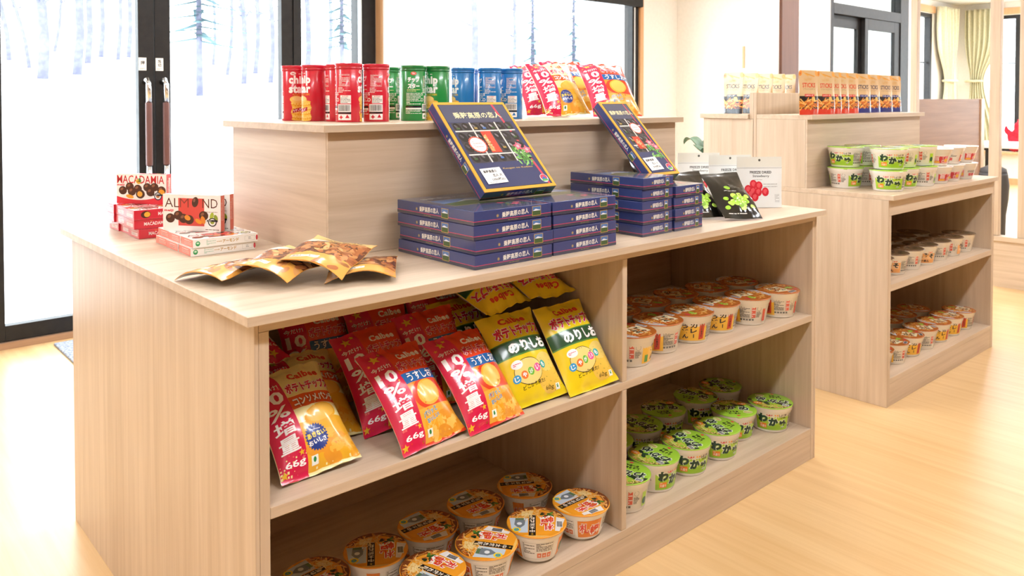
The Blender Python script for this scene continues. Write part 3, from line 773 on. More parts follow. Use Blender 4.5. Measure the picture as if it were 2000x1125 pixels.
def make_bag(kind, seed):
    NU, NV = 26, 34; ofs = Vector((seed * 7.3, seed * 3.1, 0)); rs = random.Random(seed)
    f1, f2, ph = rs.uniform(3, 5), rs.uniform(5, 8), rs.uniform(0, 6)
    tw = rs.uniform(-.004, .004)
    def surf(s):
        P = []
        for j in range(NV + 1):
            v = j / NV; row = []
            env = max(0., math.sin(pi * max(0., min(1., (v - .045) / .91)))) ** .55
            for i in range(NU + 1):
                u = i / NU; c = 2 * u - 1
                side = max(0., 1 - abs(c) ** 2.6) ** .75
                b_ = BT * env * side * (1.0 if s < 0 else .8)
                edge = (1 - env)
                wr = .0032 * math.sin(c * f2 * 2 + ph) * edge * (1 if v > .5 else .5) + .0045 * math.sin(c * f1 + ph * 2) * edge
                n_ = noise.noise(Vector((u * 3.2, v * 4.2, s * .3)) + ofs) * .0042 * side * env + abs(noise.noise(Vector((u * 5.5 + v * 2.5, v * 2.2 - u * 1.5, 4)) + ofs)) * .0052 * side * env + (abs(noise.noise(Vector((u * 11 - v * 6, v * 9 + u * 3, 9)) + ofs)) * .0042) * side * (.25 + .75 * (1 - env))
                x = c * BW / 2 * (1 - .085 * env) ; z = v * BH * .985
                y = s * (b_ + n_ + .0005) + wr * .9 + tw * c * (1 - v)
                cr = .0005 * (1 if int(v * 220) % 2 else -1) if (v < .04 or v > .96) else 0
                if i in (0, NU): y = wr * .9 + tw * c * (1 - v) + (.0006 * s)
                row.append(Vector((x, y + cr * s, z)))
            P.append(row)
        return P
    F = surf(-1); B = surf(1)
    pm = PM(); base = {'consomme': '#f5e9a6', 'salt': '#e2401a', 'seaweed': '#f0d51c'}[kind]
    pm.grid(F, base); pm.grid(B, '#d9d9d6', True)
    # seams
    for j in range(NV):
        pm.add([F[j][0], F[j + 1][0], B[j + 1][0], B[j][0]], [(0, 1, 2, 3)], '#e9e6e0'); pm.add([F[j][NU], F[j + 1][NU], B[j + 1][NU], B[j][NU]], [(3, 2, 1, 0)], '#e9e6e0')
    for i in range(NU):
        pm.add([F[0][i], F[0][i + 1], B[0][i + 1], B[0][i]], [(3, 2, 1, 0)], base); pm.add([F[NV][i], F[NV][i + 1], B[NV][i + 1], B[NV][i]], [(0, 1, 2, 3)], base)
    def on(G, sgn):
        def fn(u, q, h):
            a_ = min(max(u / BW, 0), 1) * NU; b_ = min(max(q / BH, 0), 1) * NV
            i = min(int(a_), NU - 1); j = min(int(b_), NV - 1); fu, fv = a_ - i, b_ - j
            p00, p10, p01, p11 = G[j][i], G[j][i + 1], G[j + 1][i], G[j + 1][i + 1]
            pt = p00 * ((1 - fu) * (1 - fv)) + p10 * (fu * (1 - fv)) + p01 * ((1 - fu) * fv) + p11 * (fu * fv)
            nn = (p10 - p00).cross(p01 - p00)
            return pt + nn.normalized() * h * 1.25 * sgn
        return fn
    clip = [(0, .0008, True), (0, BW - .0008, False), (1, 0.0, True), (1, BH, False)]
    gu = [BW * k / NU for k in range(1, NU)]; gv = [BH * k / NV for k in range(1, NV)]
    bag_art(kind).put(pm, on(F, 1), gu, gv, clip=clip, smooth=True)
    ba = Art(); ba.rect(BW * .46, 0, BW * .54, BH, '#cfcfcc', 1); ba.fine(BW * .08, BH * .3, BW * .4, BH * .8, 16, '#55555a', 1, seed); ba.bars(BW * .62, BH * .2, BW * .88, BH * .32, 1); ba.rect(BW * .58, BH * .45, BW * .92, BH * .8, '#f4f0e0', 1); ba.fine(BW * .6, BH * .47, BW * .9, BH * .78, 10, '#8a5a3a', 2, seed + 1)
    ba.put(pm, on(B, -1), gu, gv, clip=clip, smooth=True)
    return pm.mesh('chip_bag_%s' % kind)
BAGS = {(k, s): make_bag(k, s) for k, s in (('consomme', 1), ('consomme', 5), ('salt', 2), ('salt', 3), ('salt', 4), ('seaweed', 6), ('seaweed', 7))}
def bag(kind, seed, label, x, y, z, yawd, leand, twd=0, group=None, sag=.0):
    o = bpy.data.objects.new('chip_bag', BAGS[(kind, seed)]); COL.objects.link(o)
    o.matrix_world = Matrix.Translation((x, y, z)) @ Matrix.Rotation(R(yawd), 4, 'Z') @ Matrix.Rotation(R(-leand), 4, 'X') @ Matrix.Rotation(R(-twd), 4, 'Y')
    return tag(o, label, 'chip bag', group)
GB = 'potato chip bags on the upper left shelf'
# front row, lower edge on the shelf
bag('consomme', 1, 'front chip bag with cream panel and orange band at the shelf\'s left end', .153, .050, ZS + .0068, 2, 48, 0, GB)
bag('salt', 2, 'front chip bag with red strip and blue flavour band, second from the left', .381, .010, ZS + .0058, 9.5, 44, -1.5, GB)
bag('salt', 3, 'front chip bag with red strip and blue flavour band, beside the yellow bags', .541, .003, ZS + .004, 4.4, 43, .6, GB)
bag('seaweed', 6, 'front yellow and green chip bag standing right beside the red ones', .6885, .031, ZS + .0055, -2, 37.5, .9, GB)
bag('seaweed', 7, 'yellow and green chip bag standing against the shelf divider', .845, .010, ZS + .004, -1, 36.5, .9, GB)
# second row
bag('consomme', 5, 'cream and orange chip bag tucked behind the leftmost front bag', .222, .16, ZS + .008, -4, 54, 0, GB)
bag('salt', 4, 'red chip bag leaning behind the second front bag', .372, .125, ZS + .010, -5, 38, 5, GB)
bag('salt', 2, 'red chip bag leaning behind the front red bag next to the yellow ones', .5315, .150, ZS + .010, -2, 33, 2.5, GB)
bag('seaweed', 7, 'yellow chip bag half hidden between the red bags and the front yellow bag', .652, .195, ZS + .008, 2, 32, 1, GB)
# third row, upright in the dark
bag('salt', 3, 'red chip bag in shade at the back, upright behind the cream bags', .3085, .317, ZS + .008, -8, 24, 2, GB)
bag('salt', 4, 'red chip bag in shade at the back, behind the second row', .455, .27, ZS + .008, -4, 24, 2, GB)
bag('salt', 2, 'red chip bag in the back row reaching nearest to the shelf top', .6285, .303, ZS + .012, -2, 18, 1, GB)
bag('seaweed', 6, 'yellow chip bag in shade at the back behind the red ones', .70, .36, ZS + .008, 4, 24, 0, GB)
# bags lying on top of others, upside down towards the front
def lying(kind, seed, label, x, y, z, yawd, pitchd, rolld=0):
    o = bpy.data.objects.new('chip_bag', BAGS[(kind, seed)]); COL.objects.link(o)
    # top edge of the bag hangs towards the viewer
    o.matrix_world = Matrix.Translation((x, y, z)) @ Matrix.Rotation(R(yawd), 4, 'Z') @ Matrix.Rotation(R(pitchd), 4, 'X') @ Matrix.Rotation(R(rolld), 4, 'Y') @ Matrix.Rotation(R(90), 4, 'X') @ Matrix.Rotation(R(180), 4, 'Z') @ Matrix.Translation((0, 0, 0))
    return tag(o, label, 'chip bag', GB)
lying('seaweed', 6, 'yellow chip bag lying upside down on the left of the two front yellow bags', .680, .365, ZS + .268, 8, 20, -5)
lying('seaweed', 7, 'yellow chip bag lying upside down on top beside the divider', .846, .360, ZS + .275, 1, 20, 3)
lying('consomme', 5, 'cream chip bag lying at the top left corner behind the shelf edge', .128, .49, ZS + .198, -3, 12, 0)
GT = 'potato chip bags on the riser box'
bag('salt', 3, 'red chip bag on the riser half hidden behind the blue cans', 1.312, .64, ZR + .006, -17, 40, 0, GT)
bag('consomme', 1, 'chip bag on the riser with cream panel and orange band', 1.262, .50, ZR + .006, -14, 41, 0, GT)
bag('salt', 4, 'chip bag on the riser with blue band, nearest its front right end', 1.335, .36, ZR + .006, -22, 42, -1, GT)
bag('salt', 2, 'chip bag on the riser between the cream one and the right hand one', 1.385, .56, ZR + .0193, -12, 41, 0, GT)

# ------------------------------------------------------------------ chip cans
def make_can(kind, body, dark, logo2):
    t = thing('chip_can', 'x', 'chip can', group='chip cans on the riser box')
    r_ = .0325; H = .1375; p = PM()
    p.lathe([(.0318, 0), (r_, .001), (r_, H), (.031, H + .001)], 40, body, (0, 0), True, True)
    def fn(u, q, h): a_ = u / r_ - pi / 2; return ((r_ + h) * math.cos(a_), (r_ + h) * math.sin(a_), q)
    a = Art()
    # front of the can
    a.ell(-.012, .124, .0075, .0046, '#f6f3ee', 1, 16); a.text('YBC', -.012, .124, .010, .0046, body, 2, .03)
    a.fine(.002, .121, .018, .125, 1, '#f6f3ee', 1, 2)
    a.text('chip', .0, .105, .047, .028, '#ffffff', 1, .05); a.text('star', .0, .083, .047, .021, '#ffffff', 1, .05)
    a.text('POTATO CHIPS', .004, .0685, .034, .005, '#f0d23a' if kind != 'red' else '#f0a030', 1, .02)
    r2 = random.Random(3)
    for k in range(13): a.ell(.004 + .0015 * math.sin(k), .004 + k * .0038, .021, .0042, ('#f2c04a', '#e8a62e', '#f6cf68')[k % 3], 1 + .05 * k, 16)
    a.ell(-.004, .056, .017, .0095, '#f6c968', 2, 20); a.ell(-.002, .058, .013, .006, '#f9d98a', 2.4, 18)
    a.poly([(-.014, .020), (.014, .027), (.015, .037), (-.013, .030)], '#b5202c' if kind == 'red' else ('#2f7d3c' if kind == 'green' else '#1d4f96'), 3)
    a.text({'red': 'うすしお味', 'green': 'のりしお味', 'blue': 'コンソメ'}[kind], .0005, .0285, .026, .007, '#ffffff', 3.4, .03, rot=.24)
    # back panel of small print
    c = -.059
    a.frame(c - .014, .088, c + .014, .118, .0005, '#f3d5d2', 1); a.fine(c - .013, .089, c + .013, .117, 9, '#f0dcd8', 1, 5)
    a.fine(c - .016, .072, c + .016, .086, 4, '#f4ece8', 1, 7); a.rect(c - .010, .046, c + .017, .066, '#f5f1ec', 1); a.text('お客様', c + .003, .0635, .016, .003, '#d03040', 2, .02); a.fine(c - .009, .047, c + .016, .061, 4, '#8a8a8a', 2, 9)
    a.bars(c - .018, .025, c + .017, .044, 1, 4); a.rect(c - .018, .0205, c + .017, .0245, '#1c1a1c', 1); a.rect(c - .017, .005, c + .017, .0195, '#f5f1ec', 1)
    a.star(c - .008, .012, .006, body, 2, 4, .5); a.star(c + .008, .013, .006, body, 2, 3, .5); a.ring(c - .0185, .055, .003, .0045, '#f4ece8', 1, 14); a.text('S', c - .0185, .070, .005, .008, '#f4ece8', 1, .03)
    # second face with the katakana logo
    c = .1025
    a.ell(c, .124, .0075, .0046, '#f05a4a' if kind != 'red' else '#f6f3ee', 1, 16); a.text('YBC', c, .124, .010, .0046, '#ffffff' if kind != 'red' else body, 2, .03)
    a.text('チップ', c, .108, .032, .015, '#ffffff', 1, .06); a.text('スター', c, .091, .032, .014, '#ffffff', 1, .06)
    a.fine(c - .018, .076, c + .018, .083, 2, '#d8e8a0', 1, 8); a.fine(c - .02, .042, c + .02, .074, 8, '#e8f2e8', 1, 6)
    a.rect(c - .022, .0345, c + .022, .0395, '#1c1a1c', 1); a.rect(c - .022, .030, c + .022, .034, '#f2f2ee', 1); a.fine(c - .022, .018, c + .022, .029, 4, '#e8f2e8', 1, 12)
    a.put(p, fn, frange(-.105, .130, 66)[1:-1], None, h=.00018, smooth=True)
    p.obj('can_body', t)
    p = PM(); p.lathe([(.0330, .131), (.0340, .1315), (.0340, .1345), (.0333, .1352), (.0333, .1366), (.0342, .1374), (.0342, .1436), (.0335, .1450), (.0322, .1452), (.0312, .1436)], 40, dark, (0, 0), True); p.lathe([(.0312, .1436), (.0001, .1437)], 40, dark); p.obj('lid', t)
    return Stock(t)
cans = {'red': make_can('red', '#cf2035', '#c81f36', 'chip'), 'green': make_can('green', '#1d8a3e', '#1a7c38', 'chip'), 'blue': make_can('blue', '#2377b8', '#1f74ba', 'chip')}
GC = 'chip cans on the riser box'
def can(kind, x, y, al, label): cans[kind].put(label, (x, y, ZR + .0004), (0, 0, face_cam(x, y) + R(al)), GC)
can('red', .434, .716, 16, 'red chip can at the far left end of the row'); can('red', .452, .640, -58, 'red chip can second from the left end')
can('red', .483, .570, 32, 'red chip can third from the left, just behind the nearest one'); can('red', .468, .493, 84, 'nearest red chip can with small print panel and half a logo')
can('red', .545, .488, 103, 'red chip can with barcode showing, next to the green ones')
can('green', .680, .640, -186, 'green chip can half hidden behind the last red one'); can('green', .664, .496, -178, 'green chip can with the full katakana logo'); can('green', .737, .488, -38, 'green chip can behind the corner of the leaning gift box')
can('blue', .800, .600, 112, 'blue chip can mostly hidden behind the green one'); can('blue', .855, .525, -62, 'blue chip can with half a logo, left of the blue group'); can('blue', .93, .60, -60, 'blue chip can in the gap behind the front blue ones')
can('blue', .918, .480, 105, 'blue chip can with nutrition panel, in the middle of the blue group'); can('blue', .995, .476, 104, 'blue chip can with barcode showing, next to the chip bags')

# ------------------------------------------------------------------ cup noodles
def cone_fn(r0, r1, H):
    def fn(u, q, h):
        r = r0 + (r1 - r0) * q / H; a_ = u / ((r0 + r1) / 2) - pi / 2
        return ((r + h) * math.cos(a_), (r + h) * math.sin(a_), q)
    return fn
def noodles(a, x0, x1, y0, y1, n, cols, lv, seed, inside=None, wd=.0022):
    r = random.Random(seed)
    for k in range(n):
        x, y = r.uniform(x0, x1), r.uniform(y0, y1); ang = r.uniform(0, pi); pts = []
        for i in range(5):
            if inside is None or inside(x, y): pts.append((x, y))
            x += .007 * math.cos(ang); y += .007 * math.sin(ang); ang += r.uniform(-.6, .6)
        if len(pts) > 1: a.strip(pts, wd, r.choice(cols), lv + .4 * k / n)
def half_disc(a, R_, y0, y1, c, lv, n=28):
    """slice of the lid between two heights"""
    pts = []
    for k in range(n + 1):
        y = y0 + (y1 - y0) * k / n; pts.append((math.sqrt(max(0, R_ * R_ - y * y)), y))
    a.poly(pts + [(-x, y) for x, y in pts[::-1]], c, lv)
def make_cup(kind, body_col, r0, r1, rim, H):
    t = thing('noodle_cup', 'x', 'noodle cup')
    p = PM(); n = 48
    if kind == 'sapporo': prof = [(r0 - .012, 0), (r0 - .004, .001), (r0 + .003, .008), (r0 + .008, .02), (r1, H - .012), (r1 + .002, H - .009), (rim - .0035, H - .004), (rim, H - .003), (rim, H - .0005), (rim - .001, H)]
    else: prof = [(r0 - .004, 0), (r0 - .001, .0008), (r0, .003), (r0 + .0002, .007), (r0 + .0012, .008), (r1, H - .017), (r1 + .0022, H - .0155), (r1 + .0032, H - .005), (rim - .001, H - .004), (rim, H - .003), (rim, H - .0005), (rim - .001, H)]
    p.lathe(prof, n, body_col, (0, 0), True)
    fn = cone_fn(r0 + .0013 if kind != 'sapporo' else r0 + .0065, r1, H - .012)
    if kind == 'sapporo':
        def fn(u, q, h):
            for (ra, za), (rb, zb_) in zip(prof[:-1], prof[1:]):
                if za <= q <= zb_: break
            r = ra + (rb - ra) * (q - za) / (zb_ - za); a_ = u / .058 - pi / 2; return ((r + h) * math.cos(a_), (r + h) * math.sin(a_), q)
    a = Art(); yb, yt = .013, H - .020; m = (yb + yt) / 2; hh = yt - yb
    def info(c, col='#6d6a60', red='#d8604a', bgc=None, mirror=1):
        if bgc: a.rect(c - .036, yb, c + .036, yt, bgc, 1)
        a.fine(c - .034, yb + .012, c - .004, yt - .002, 9, col, 2, 3, .5); a.frame(c - .033, yt - .018, c - .018, yt - .004, .0006, col, 2.3)
        a.rect(c + .002, yb + .012, c + .014, yt - .001, red, 2, ); a.fine(c + .003, yb + .014, c + .013, yt - .003, 5, '#f6efe8', 2.4, 4, .4)
        a.ring(c + .025, yt - .009, .0062, .0068, '#4a4a46', 2, 18); a.fine(c + .017, yb + .012, c + .034, yt - .018, 6, col, 2, 9, .5)
        for k in range(5): a.rect(c - .033 + k * .009, yb + .003, c - .027 + k * .009, yb + .008, col, 2)
    if kind == 'wakame':
        a.rect(-.054, yb - .004, .054, yt + .004, '#a9cf35', 1); a.rect(-.054, yb - .004, .054, yb + .012, '#98c52e', 1.2)
        for ch, x_, y_ in (('わ', -.032, m + .010), ('か', .000, m - .001), ('め', .031, m - .010)): a.text(ch, x_, y_, .030, .028, '#173d2c', 2.4, .07, '#eef6d8', .06)
        a.rect(-.043, yb + .002, -.021, yb + .017, '#f0861e', 2); a.text('大盛り', -.032, yb + .0075, .019, .008, '#fff1d0', 3, .04); a.fine(-.041, yb + .0125, -.023, yb + .016, 1, '#fff1d0', 3, 2)
        a.text('しょうゆ', .030, yt - .004, .026, .009, '#1c1c1a', 2.4, .05); a.text('らーめん', .032, yt - .0125, .020, .006, '#1c1c1a', 2.4, .05)
        a.ell(-.012, yt - .003, .009, .0035, '#d84a50', 2.2, 16); a.fine(-.019, yt - .005, -.005, yt - .001, 1, '#f6e0d8', 2.8, 2); a.rect(.003, yt - .006, .015, yt - .001, '#f0a24a', 2.2)
        info(.088); info(-.098)
        a.rect(-.148, yb, -.140, yt, '#a9cf35', 1); a.rect(.133, yb, .150, yt, '#a9cf35', 1); a.ell(.142, m - .01, .008, .010, '#1f5a3a', 2, 14)
    elif kind == 'curry':
        a.rect(-.052, yb - .004, .052, yt + .002, '#f3bb3c', 1)
        a.vtext('カレー', .011, yt - .001, .019, .0152, '#3a2f26', 2, .045); a.vtext('うどん', -.013, yt - .004, .018, .0146, '#3a2f26', 2, .045)
        a.poly([(.026, yb - .001), (.042, yb + .001), (.044, yt + .000), (.028, yt - .002)], '#d2452a', 2); a.vtext('コシのある麺', .035, yt - .004, .006, .0065, '#3a1a12', 3, .03)
        a.rect(-.044, yb - .001, -.032, yb + .018, '#5f9a3a', 2)
        info(.085); info(-.090); a.rect(.124, yb, .136, yt, '#d2452a', 1)
    elif kind == 'miso':
        a.rect(-.052, yb - .003, .052, yt + .003, '#f0a860', 1); a.rect(-.046, yb + .012, .046, yb + .024, '#f5bf86', 1.2)
        for ch, x_, y_ in (('う', -.034, m + .008), ('ま', -.014, m + .004), ('み', .010, m + .004), ('そ', .033, m + .002)): a.text(ch, x_, y_, .021, .021, '#2c2320', 2.4, .06, '#f8d8b0', .05)
        a.text('らーめん', .002, yb + .006, .044, .011, '#2c2320', 2.4, .06); a.ell(-.02, yt - .003, .010, .0035, '#d8503c', 2, 16); a.ell(.028, yt - .004, .010, .005, '#e0602c', 2, 16)
        info(.088); info(-.092)
    elif kind == 'sapporo':
        a.rect(-.030, .012, .030, H - .016, '#ef8a2c', 1)
        a.text('札', -.014, .037, .024, .026, '#e2402a', 2, .05, '#fff6e8', .06); a.text('幌', .013, .032, .024, .026, '#e2402a', 2, .05, '#fff6e8', .06)
        for c in (.072, -.075):
            a.frame(c - .036, .014, c + .036, H - .017, .0004, '#8a8680', 1); a.fine(c - .034, .028, c - .008, H - .018, 7, '#6a665e', 1, 4, .5); a.fine(c - .004, .034, c + .034, H - .018, 6, '#6a665e', 1, 5, .5)
            for k in range(3): a.rect(c - .002 + k * .012, .018, c + .008 + k * .012, .030, '#e8825a', 1); a.star(c + .003 + k * .012, .024, .003, '#fbeee4', 1.6, 4)
        a.rect(.124, .012, .150, H - .016, '#ef8a2c', 1); a.ell(.138, .032, .009, .012, '#5b7a2e', 2, 16); a.rect(-.150, .012, -.124, H - .016, '#ef8a2c', 1); a.text('札幌', -.137, .034, .022, .018, '#e2402a', 2, .05, '#fff6e8', .06)
    else:
        a.rect(-.034, .012, .034, H - .018, '#c8323a', 1); a.vtext('塩ラーメン', .010, H - .019, .014, .0085, '#f6e2dc', 2, .05); a.text('旨', -.016, .034, .022, .024, '#f6e2dc', 2, .05); a.rect(-.03, .013, -.004, .02, '#f0b03a', 2)
        a.poly([(.014, .012), (.034, .012), (.034, H - .018), (.022, H - .018)], '#e0878c', 1.5); a.ell(.024, .024, .008, .008, '#e8b23c', 2, 14)
        for c in (.085, -.085):
            a.fine(c - .036, .032, c + .036, H - .019, 7, '#6a6a6a', 1, 7, .55)
            for k in range(3): a.rect(c - .03 + k * .016, .016, c - .017 + k * .016, .028, '#d8565a', 1)
    L_ = pi * (r0 + r1)
    a.put(p, fn, frange(-L_ / 2, L_ / 2, 64)[1:-1], [k[1] for k in prof[3:-6]] if kind == 'sapporo' else None, h=.0002, smooth=True)
    p.obj('cup', t)
    # printed lid
    p = PM(); R_ = rim - .0012; base = {'wakame': '#9ccb3c', 'curry': '#b5662a', 'miso': '#6b5138', 'sapporo': '#f0a02a', 'salt': '#f1efe9'}[kind]
    p.lathe([(rim + .0006, H - .002), (rim + .0008, H - .0002), (rim - .001, H + .0009), (R_ * .6, H + .0013), (.0001, H + .0014)], n, base)
    tab = [(-.010, -rim + .002), (.010, -rim + .002), (.006, -rim - .0015), (-.006, -rim - .0015)]
    p.add([(x, y, H + (.0004 if k < 2 else -.004)) for k, (x, y) in enumerate(tab)], [(0, 1, 2, 3)], base)
    a = Art(); ins = lambda x, y: x * x + y * y < (R_ * .97) ** 2
    rr_ = random.Random(kind)
    if kind == 'wakame':
        half_disc(a, R_, .008, R_ * .985, '#2f4a2c', 1); half_disc(a, R_, .022, R_ * .99, '#7d7a34', 1.2)
        noodles(a, -.05, .05, .022, .064, 40, ['#d8b45a', '#e8cf80', '#c79a3e'], 1.6, 4, ins)
        for k in range(7):
            x, y = rr_.uniform(-.05, .04), rr_.uniform(.008, .035)
            if ins(x, y): a.ell(x, y, .011, .006, rr_.choice(['#1f3d2a', '#2a5236', '#173026']), 2.1, 12, rr_.uniform(0, 3))
        a.ell(.035, .036, .014, .011, '#e8892a', 2.4, 16); a.text('大盛り', .035, .036, .02, .008, '#fff0c8', 3, .04)
        for ch, x_, y_ in (('わ', -.042, .000), ('か', -.006, .004), ('め', .030, -.004)): a.text(ch, x_, y_, .031, .031, '#14352a', 3.2, .045, '#f2f8e0', .05)
        a.text('しょうゆ', -.012, -.030, .038, .012, '#15211a', 3.2, .05); a.text('らーめん', -.008, -.043, .036, .012, '#15211a', 3.2, .05)
        a.ell(.036, -.032, .015, .011, '#dcea9a', 2, 18); a.fine(.024, -.038, .048, -.027, 3, '#c0504a', 3, 2); a.ell(.0, -.060, .006, .004, '#d8404a', 2, 12)
        a.bars(-.060, .018, -.040, .032, 3)
    elif kind == 'curry':
        half_disc(a, R_, -R_ * .99, R_ * .99, '#b4642a', 1)
        noodles(a, -.06, .06, -.02, .06, 60, ['#d98e3c', '#e8a652', '#c47a30', '#b5662a'], 1.5, 7, ins, .0042)
        for k in range(14):
            x, y = rr_.uniform(-.05, .055), rr_.uniform(-.035, .04)
            if ins(x, y): a.ell(x, y, .0055, .004, rr_.choice(['#c2421f', '#e8c070', '#f0d8a0', '#a83c1c']), 2.1, 10, rr_.uniform(0, 3))
        for k in range(16): a.ell(.030 + rr_.uniform(-.014, .014), -.022 + rr_.uniform(-.008, .008), .004, .003, rr_.choice(['#8fc23a', '#6ea82e', '#b4d85a']), 2.3, 8, rr_.uniform(0, 3))
        a.poly([(-.046, -.032), (.006, -.046), (.014, .012), (-.040, .024)], '#efe0b4', 2.2)
        a.text('カレー', -.016, .003, .044, .018, '#2a211a', 3, .06, rot=-.2); a.text('うどん', -.018, -.021, .042, .018, '#2a211a', 3, .06, rot=-.2)
        a.bars(-.02, -.062, .012, -.048, 2.6); a.ell(.032, -.046, .010, .005, '#d8404a', 2.6, 14)
        half_disc(a, R_, R_ * .62, R_ * .98, '#c9cdd0', 2.2)
    elif kind == 'miso':
        noodles(a, -.06, .06, -.02, .06, 40, ['#8a5a30', '#a06c3a', '#7a4a28'], 1.2, 9, ins, .004)
        for k in range(10):
            x, y = rr_.uniform(-.05, .05), rr_.uniform(-.045, .045)
            if ins(x, y): a.ell(x, y, .010, .006, rr_.choice(['#8a3a2a', '#4a5a34', '#3d4a34', '#a06a44', '#b8b4aa']), 1.9, 12, rr_.uniform(0, 3))
        a.text('うまみそ', 0, -.005, .08, .022, '#2a1f1a', 2.6, .05, '#e8c8a0', .05); a.text('らーめん', .0, -.034, .05, .014, '#2a1f1a', 2.6, .05)
    elif kind == 'sapporo':
        half_disc(a, R_, -R_ * .99, R_ * .99, '#f0a02a', 1)
        half_disc(a, R_, -R_ * .985, -.022, '#7a3f1e', 1.3)
        noodles(a, -.055, .055, -.066, -.022, 60, ['#e0a24a', '#d88a34', '#f0c070', '#b8602a'], 1.7, 3, ins, .0026)
        a.poly([(.008, -.048), (.036, -.042), (.036, -.022), (.012, -.018)], '#f0cf86', 2.2); noodles(a, .010, .034, -.042, -.022, 14, ['#f6dfa2', '#e4b864'], 2.4, 8, ins, .0016)
        for k in range(10): a.ell(-.024 + rr_.uniform(-.014, .012), -.028 + rr_.uniform(-.012, .01), .006, .004, rr_.choice(['#24401e', '#3f6a2a', '#5a8a34', '#1c2c18']), 2.3, 9, rr_.uniform(0, 3))
        # clock tower patch
        pts = [(x_, y_) for x_, y_ in ((.020, -.012), (.064, -.014), (.058, .034), (.040, .050), (.020, .050)) ]; a.poly(pts, '#c8d8e4', 2)
        a.poly([(.026, -.004), (.050, -.008), (.052, .016), (.040, .034), (.028, .018)], '#77828a', 2.3); a.ell(.040, .012, .006, .006, '#e8eef0', 2.6, 14); a.rect(.030, -.012, .05, -.004, '#5d7a52', 2.5)
        a.ring(.046, .038, .004, .010, '#f2d63a', 2.8, 16); a.ell(.046, .038, .006, .006, '#2f8fc8', 3, 14); a.star(.046, .038, .005, '#7ab840', 3.3, 6)
        a.rect(.002, -.026, .018, .062, '#1d1713', 2.6); a.vtext('中太縮れ麺', .010, .050, .012, .0138, '#f4ead6', 3, .04); a.star(.010, .056, .004, '#c8a43a', 3, 4)
        a.text('札', -.024, .024, .030, .030, '#e03a28', 3, .06, '#fff8ee', .06); a.text('幌', -.024, -.008, .030, .030, '#e03a28', 3, .06, '#fff8ee', .06)
        a.poly([(-.066, -.012), (-.046, -.020), (-.042, .040), (-.052, .042)], '#eeeae4', 2.5); a.bars(-.060, -.004, -.046, .026, 2.9)
        half_disc(a, R_, R_ * .9, R_ * .985, '#f3c46a', 2)
    else:
        half_disc(a, R_, -.03, .0, '#d8545a', 1); a.text('塩ラーメン', 0, .018, .07, .018, '#c83a42', 2, .05); noodles(a, -.04, .04, -.06, -.034, 24, ['#e8c888', '#d8a860'], 1.4, 2, ins)
    cl = []
    pp = []
    for pts, c, lv in a.p:   # keep the print inside the rim
        if all(x * x + y * y <= (R_ * 1.02) ** 2 for x, y in pts): pp.append((pts, c, lv))
        else:
            q = [(x, y) if x * x + y * y <= R_ * R_ else (x * R_ / math.hypot(x, y), y * R_ / math.hypot(x, y)) for x, y in pts]; pp.append((q, c, lv))
    a.p = pp
    a.put(p, lambda u, q, h: (u, q, H + .0014 - .0005 * min(1, (u * u + q * q) / (R_ * R_)) + h), None, None, h=.00016)
    p.obj('lid', t)
    return Stock(t)
CUP = {'wakame': make_cup('wakame', '#fbf9f3', .0545, .0655, .0702, .082), 'curry': make_cup('curry', '#f9f3e6', .0525, .0645, .0700, .082),
       'miso': make_cup('miso', '#f9f3e8', .0525, .0645, .0700, .082), 'sapporo': make_cup('sapporo', '#faf8f4', .046, .064, .0695, .073), 'salt': make_cup('salt', '#f4f0ea', .047, .064, .0695, .073)}
def cup(kind, x, y, z, al, lidrot, label, group):
    """al turns the side print relative to the camera; lidrot turns the lid print"""
    r = CUP[kind].put(label, (x, y, z + .0004), (0, 0, face_cam(x, y) + R(al)), group)
    for c in r.children:
        if c.name.startswith('lid'): c.rotation_euler = (0, 0, R(lidrot - al))
    return r
G1 = 'orange lidded noodle cups in the lower left bay'
for k, (x, y, al, lr) in enumerate([(.861, .068, 22, 135), (.715, .072, -68, 180), (.5715, .083, -62, -105), (.424, .082, -40, -128)]):
    cup('sapporo', x, y, ZB, al, lr, ['orange lidded noodle cup in the front row beside the divider', 'orange lidded noodle cup in the front row, second from the divider', 'orange lidded noodle cup in the front row, third from the divider', 'orange lidded noodle cup in the front row cut off by the lower picture edge'][k], G1)
for k, (x, y, al, lr) in enumerate([(.816, .223, 120, 100), (.664, .235, 80, 125), (.516, .228, 75, 122), (.372, .222, 130, 180), (.228, .222, 90, 122)]):
    cup('sapporo', x, y, ZB, al, lr, 'orange lidded cup in the second row, lower left bay, %s from the divider' % ORD[k], G1)
G2 = 'curry noodle cups in the upper right bay'
for k, (x, y, al, lr) in enumerate([(1.792, .083, -58, 60), (1.647, .100, -72, -35), (1.505, .118, 8, -20), (1.360, .112, 2, -40), (1.217, .114, -35, 150), (1.073, .094, 85, 150)]):
    cup('curry', x, y, ZS, al, lr, 'curry cup in the front row of the upper right bay, %s from right' % ORD[k], G2)
for k, (x, y, al, lr) in enumerate([(1.790, .230, 40, 60), (1.645, .248, 80, 10), (1.500, .264, 60, 20), (1.355, .260, 70, 0), (1.211, .258, 120, 150), (1.066, .245, 40, 90)]):
    cup('curry', x, y, ZS, al, lr, 'curry cup in the second row of the upper right bay, %s from right' % ORD[k], G2)
G3 = 'green lidded noodle cups in the lower right bay'
for k, (x, y, al, lr) in enumerate([(1.784, .100, 10, 175), (1.639, .142, 45, 15), (1.484, .100, 30, 130), (1.335, .102, 24, 130), (1.190, .104, 55, 135), (1.045, .088, -75, 160)]):
    cup('wakame', x, y, ZB, al, lr, 'green lidded cup in the front row of the lower right bay, %s from right' % ORD[k], G3)
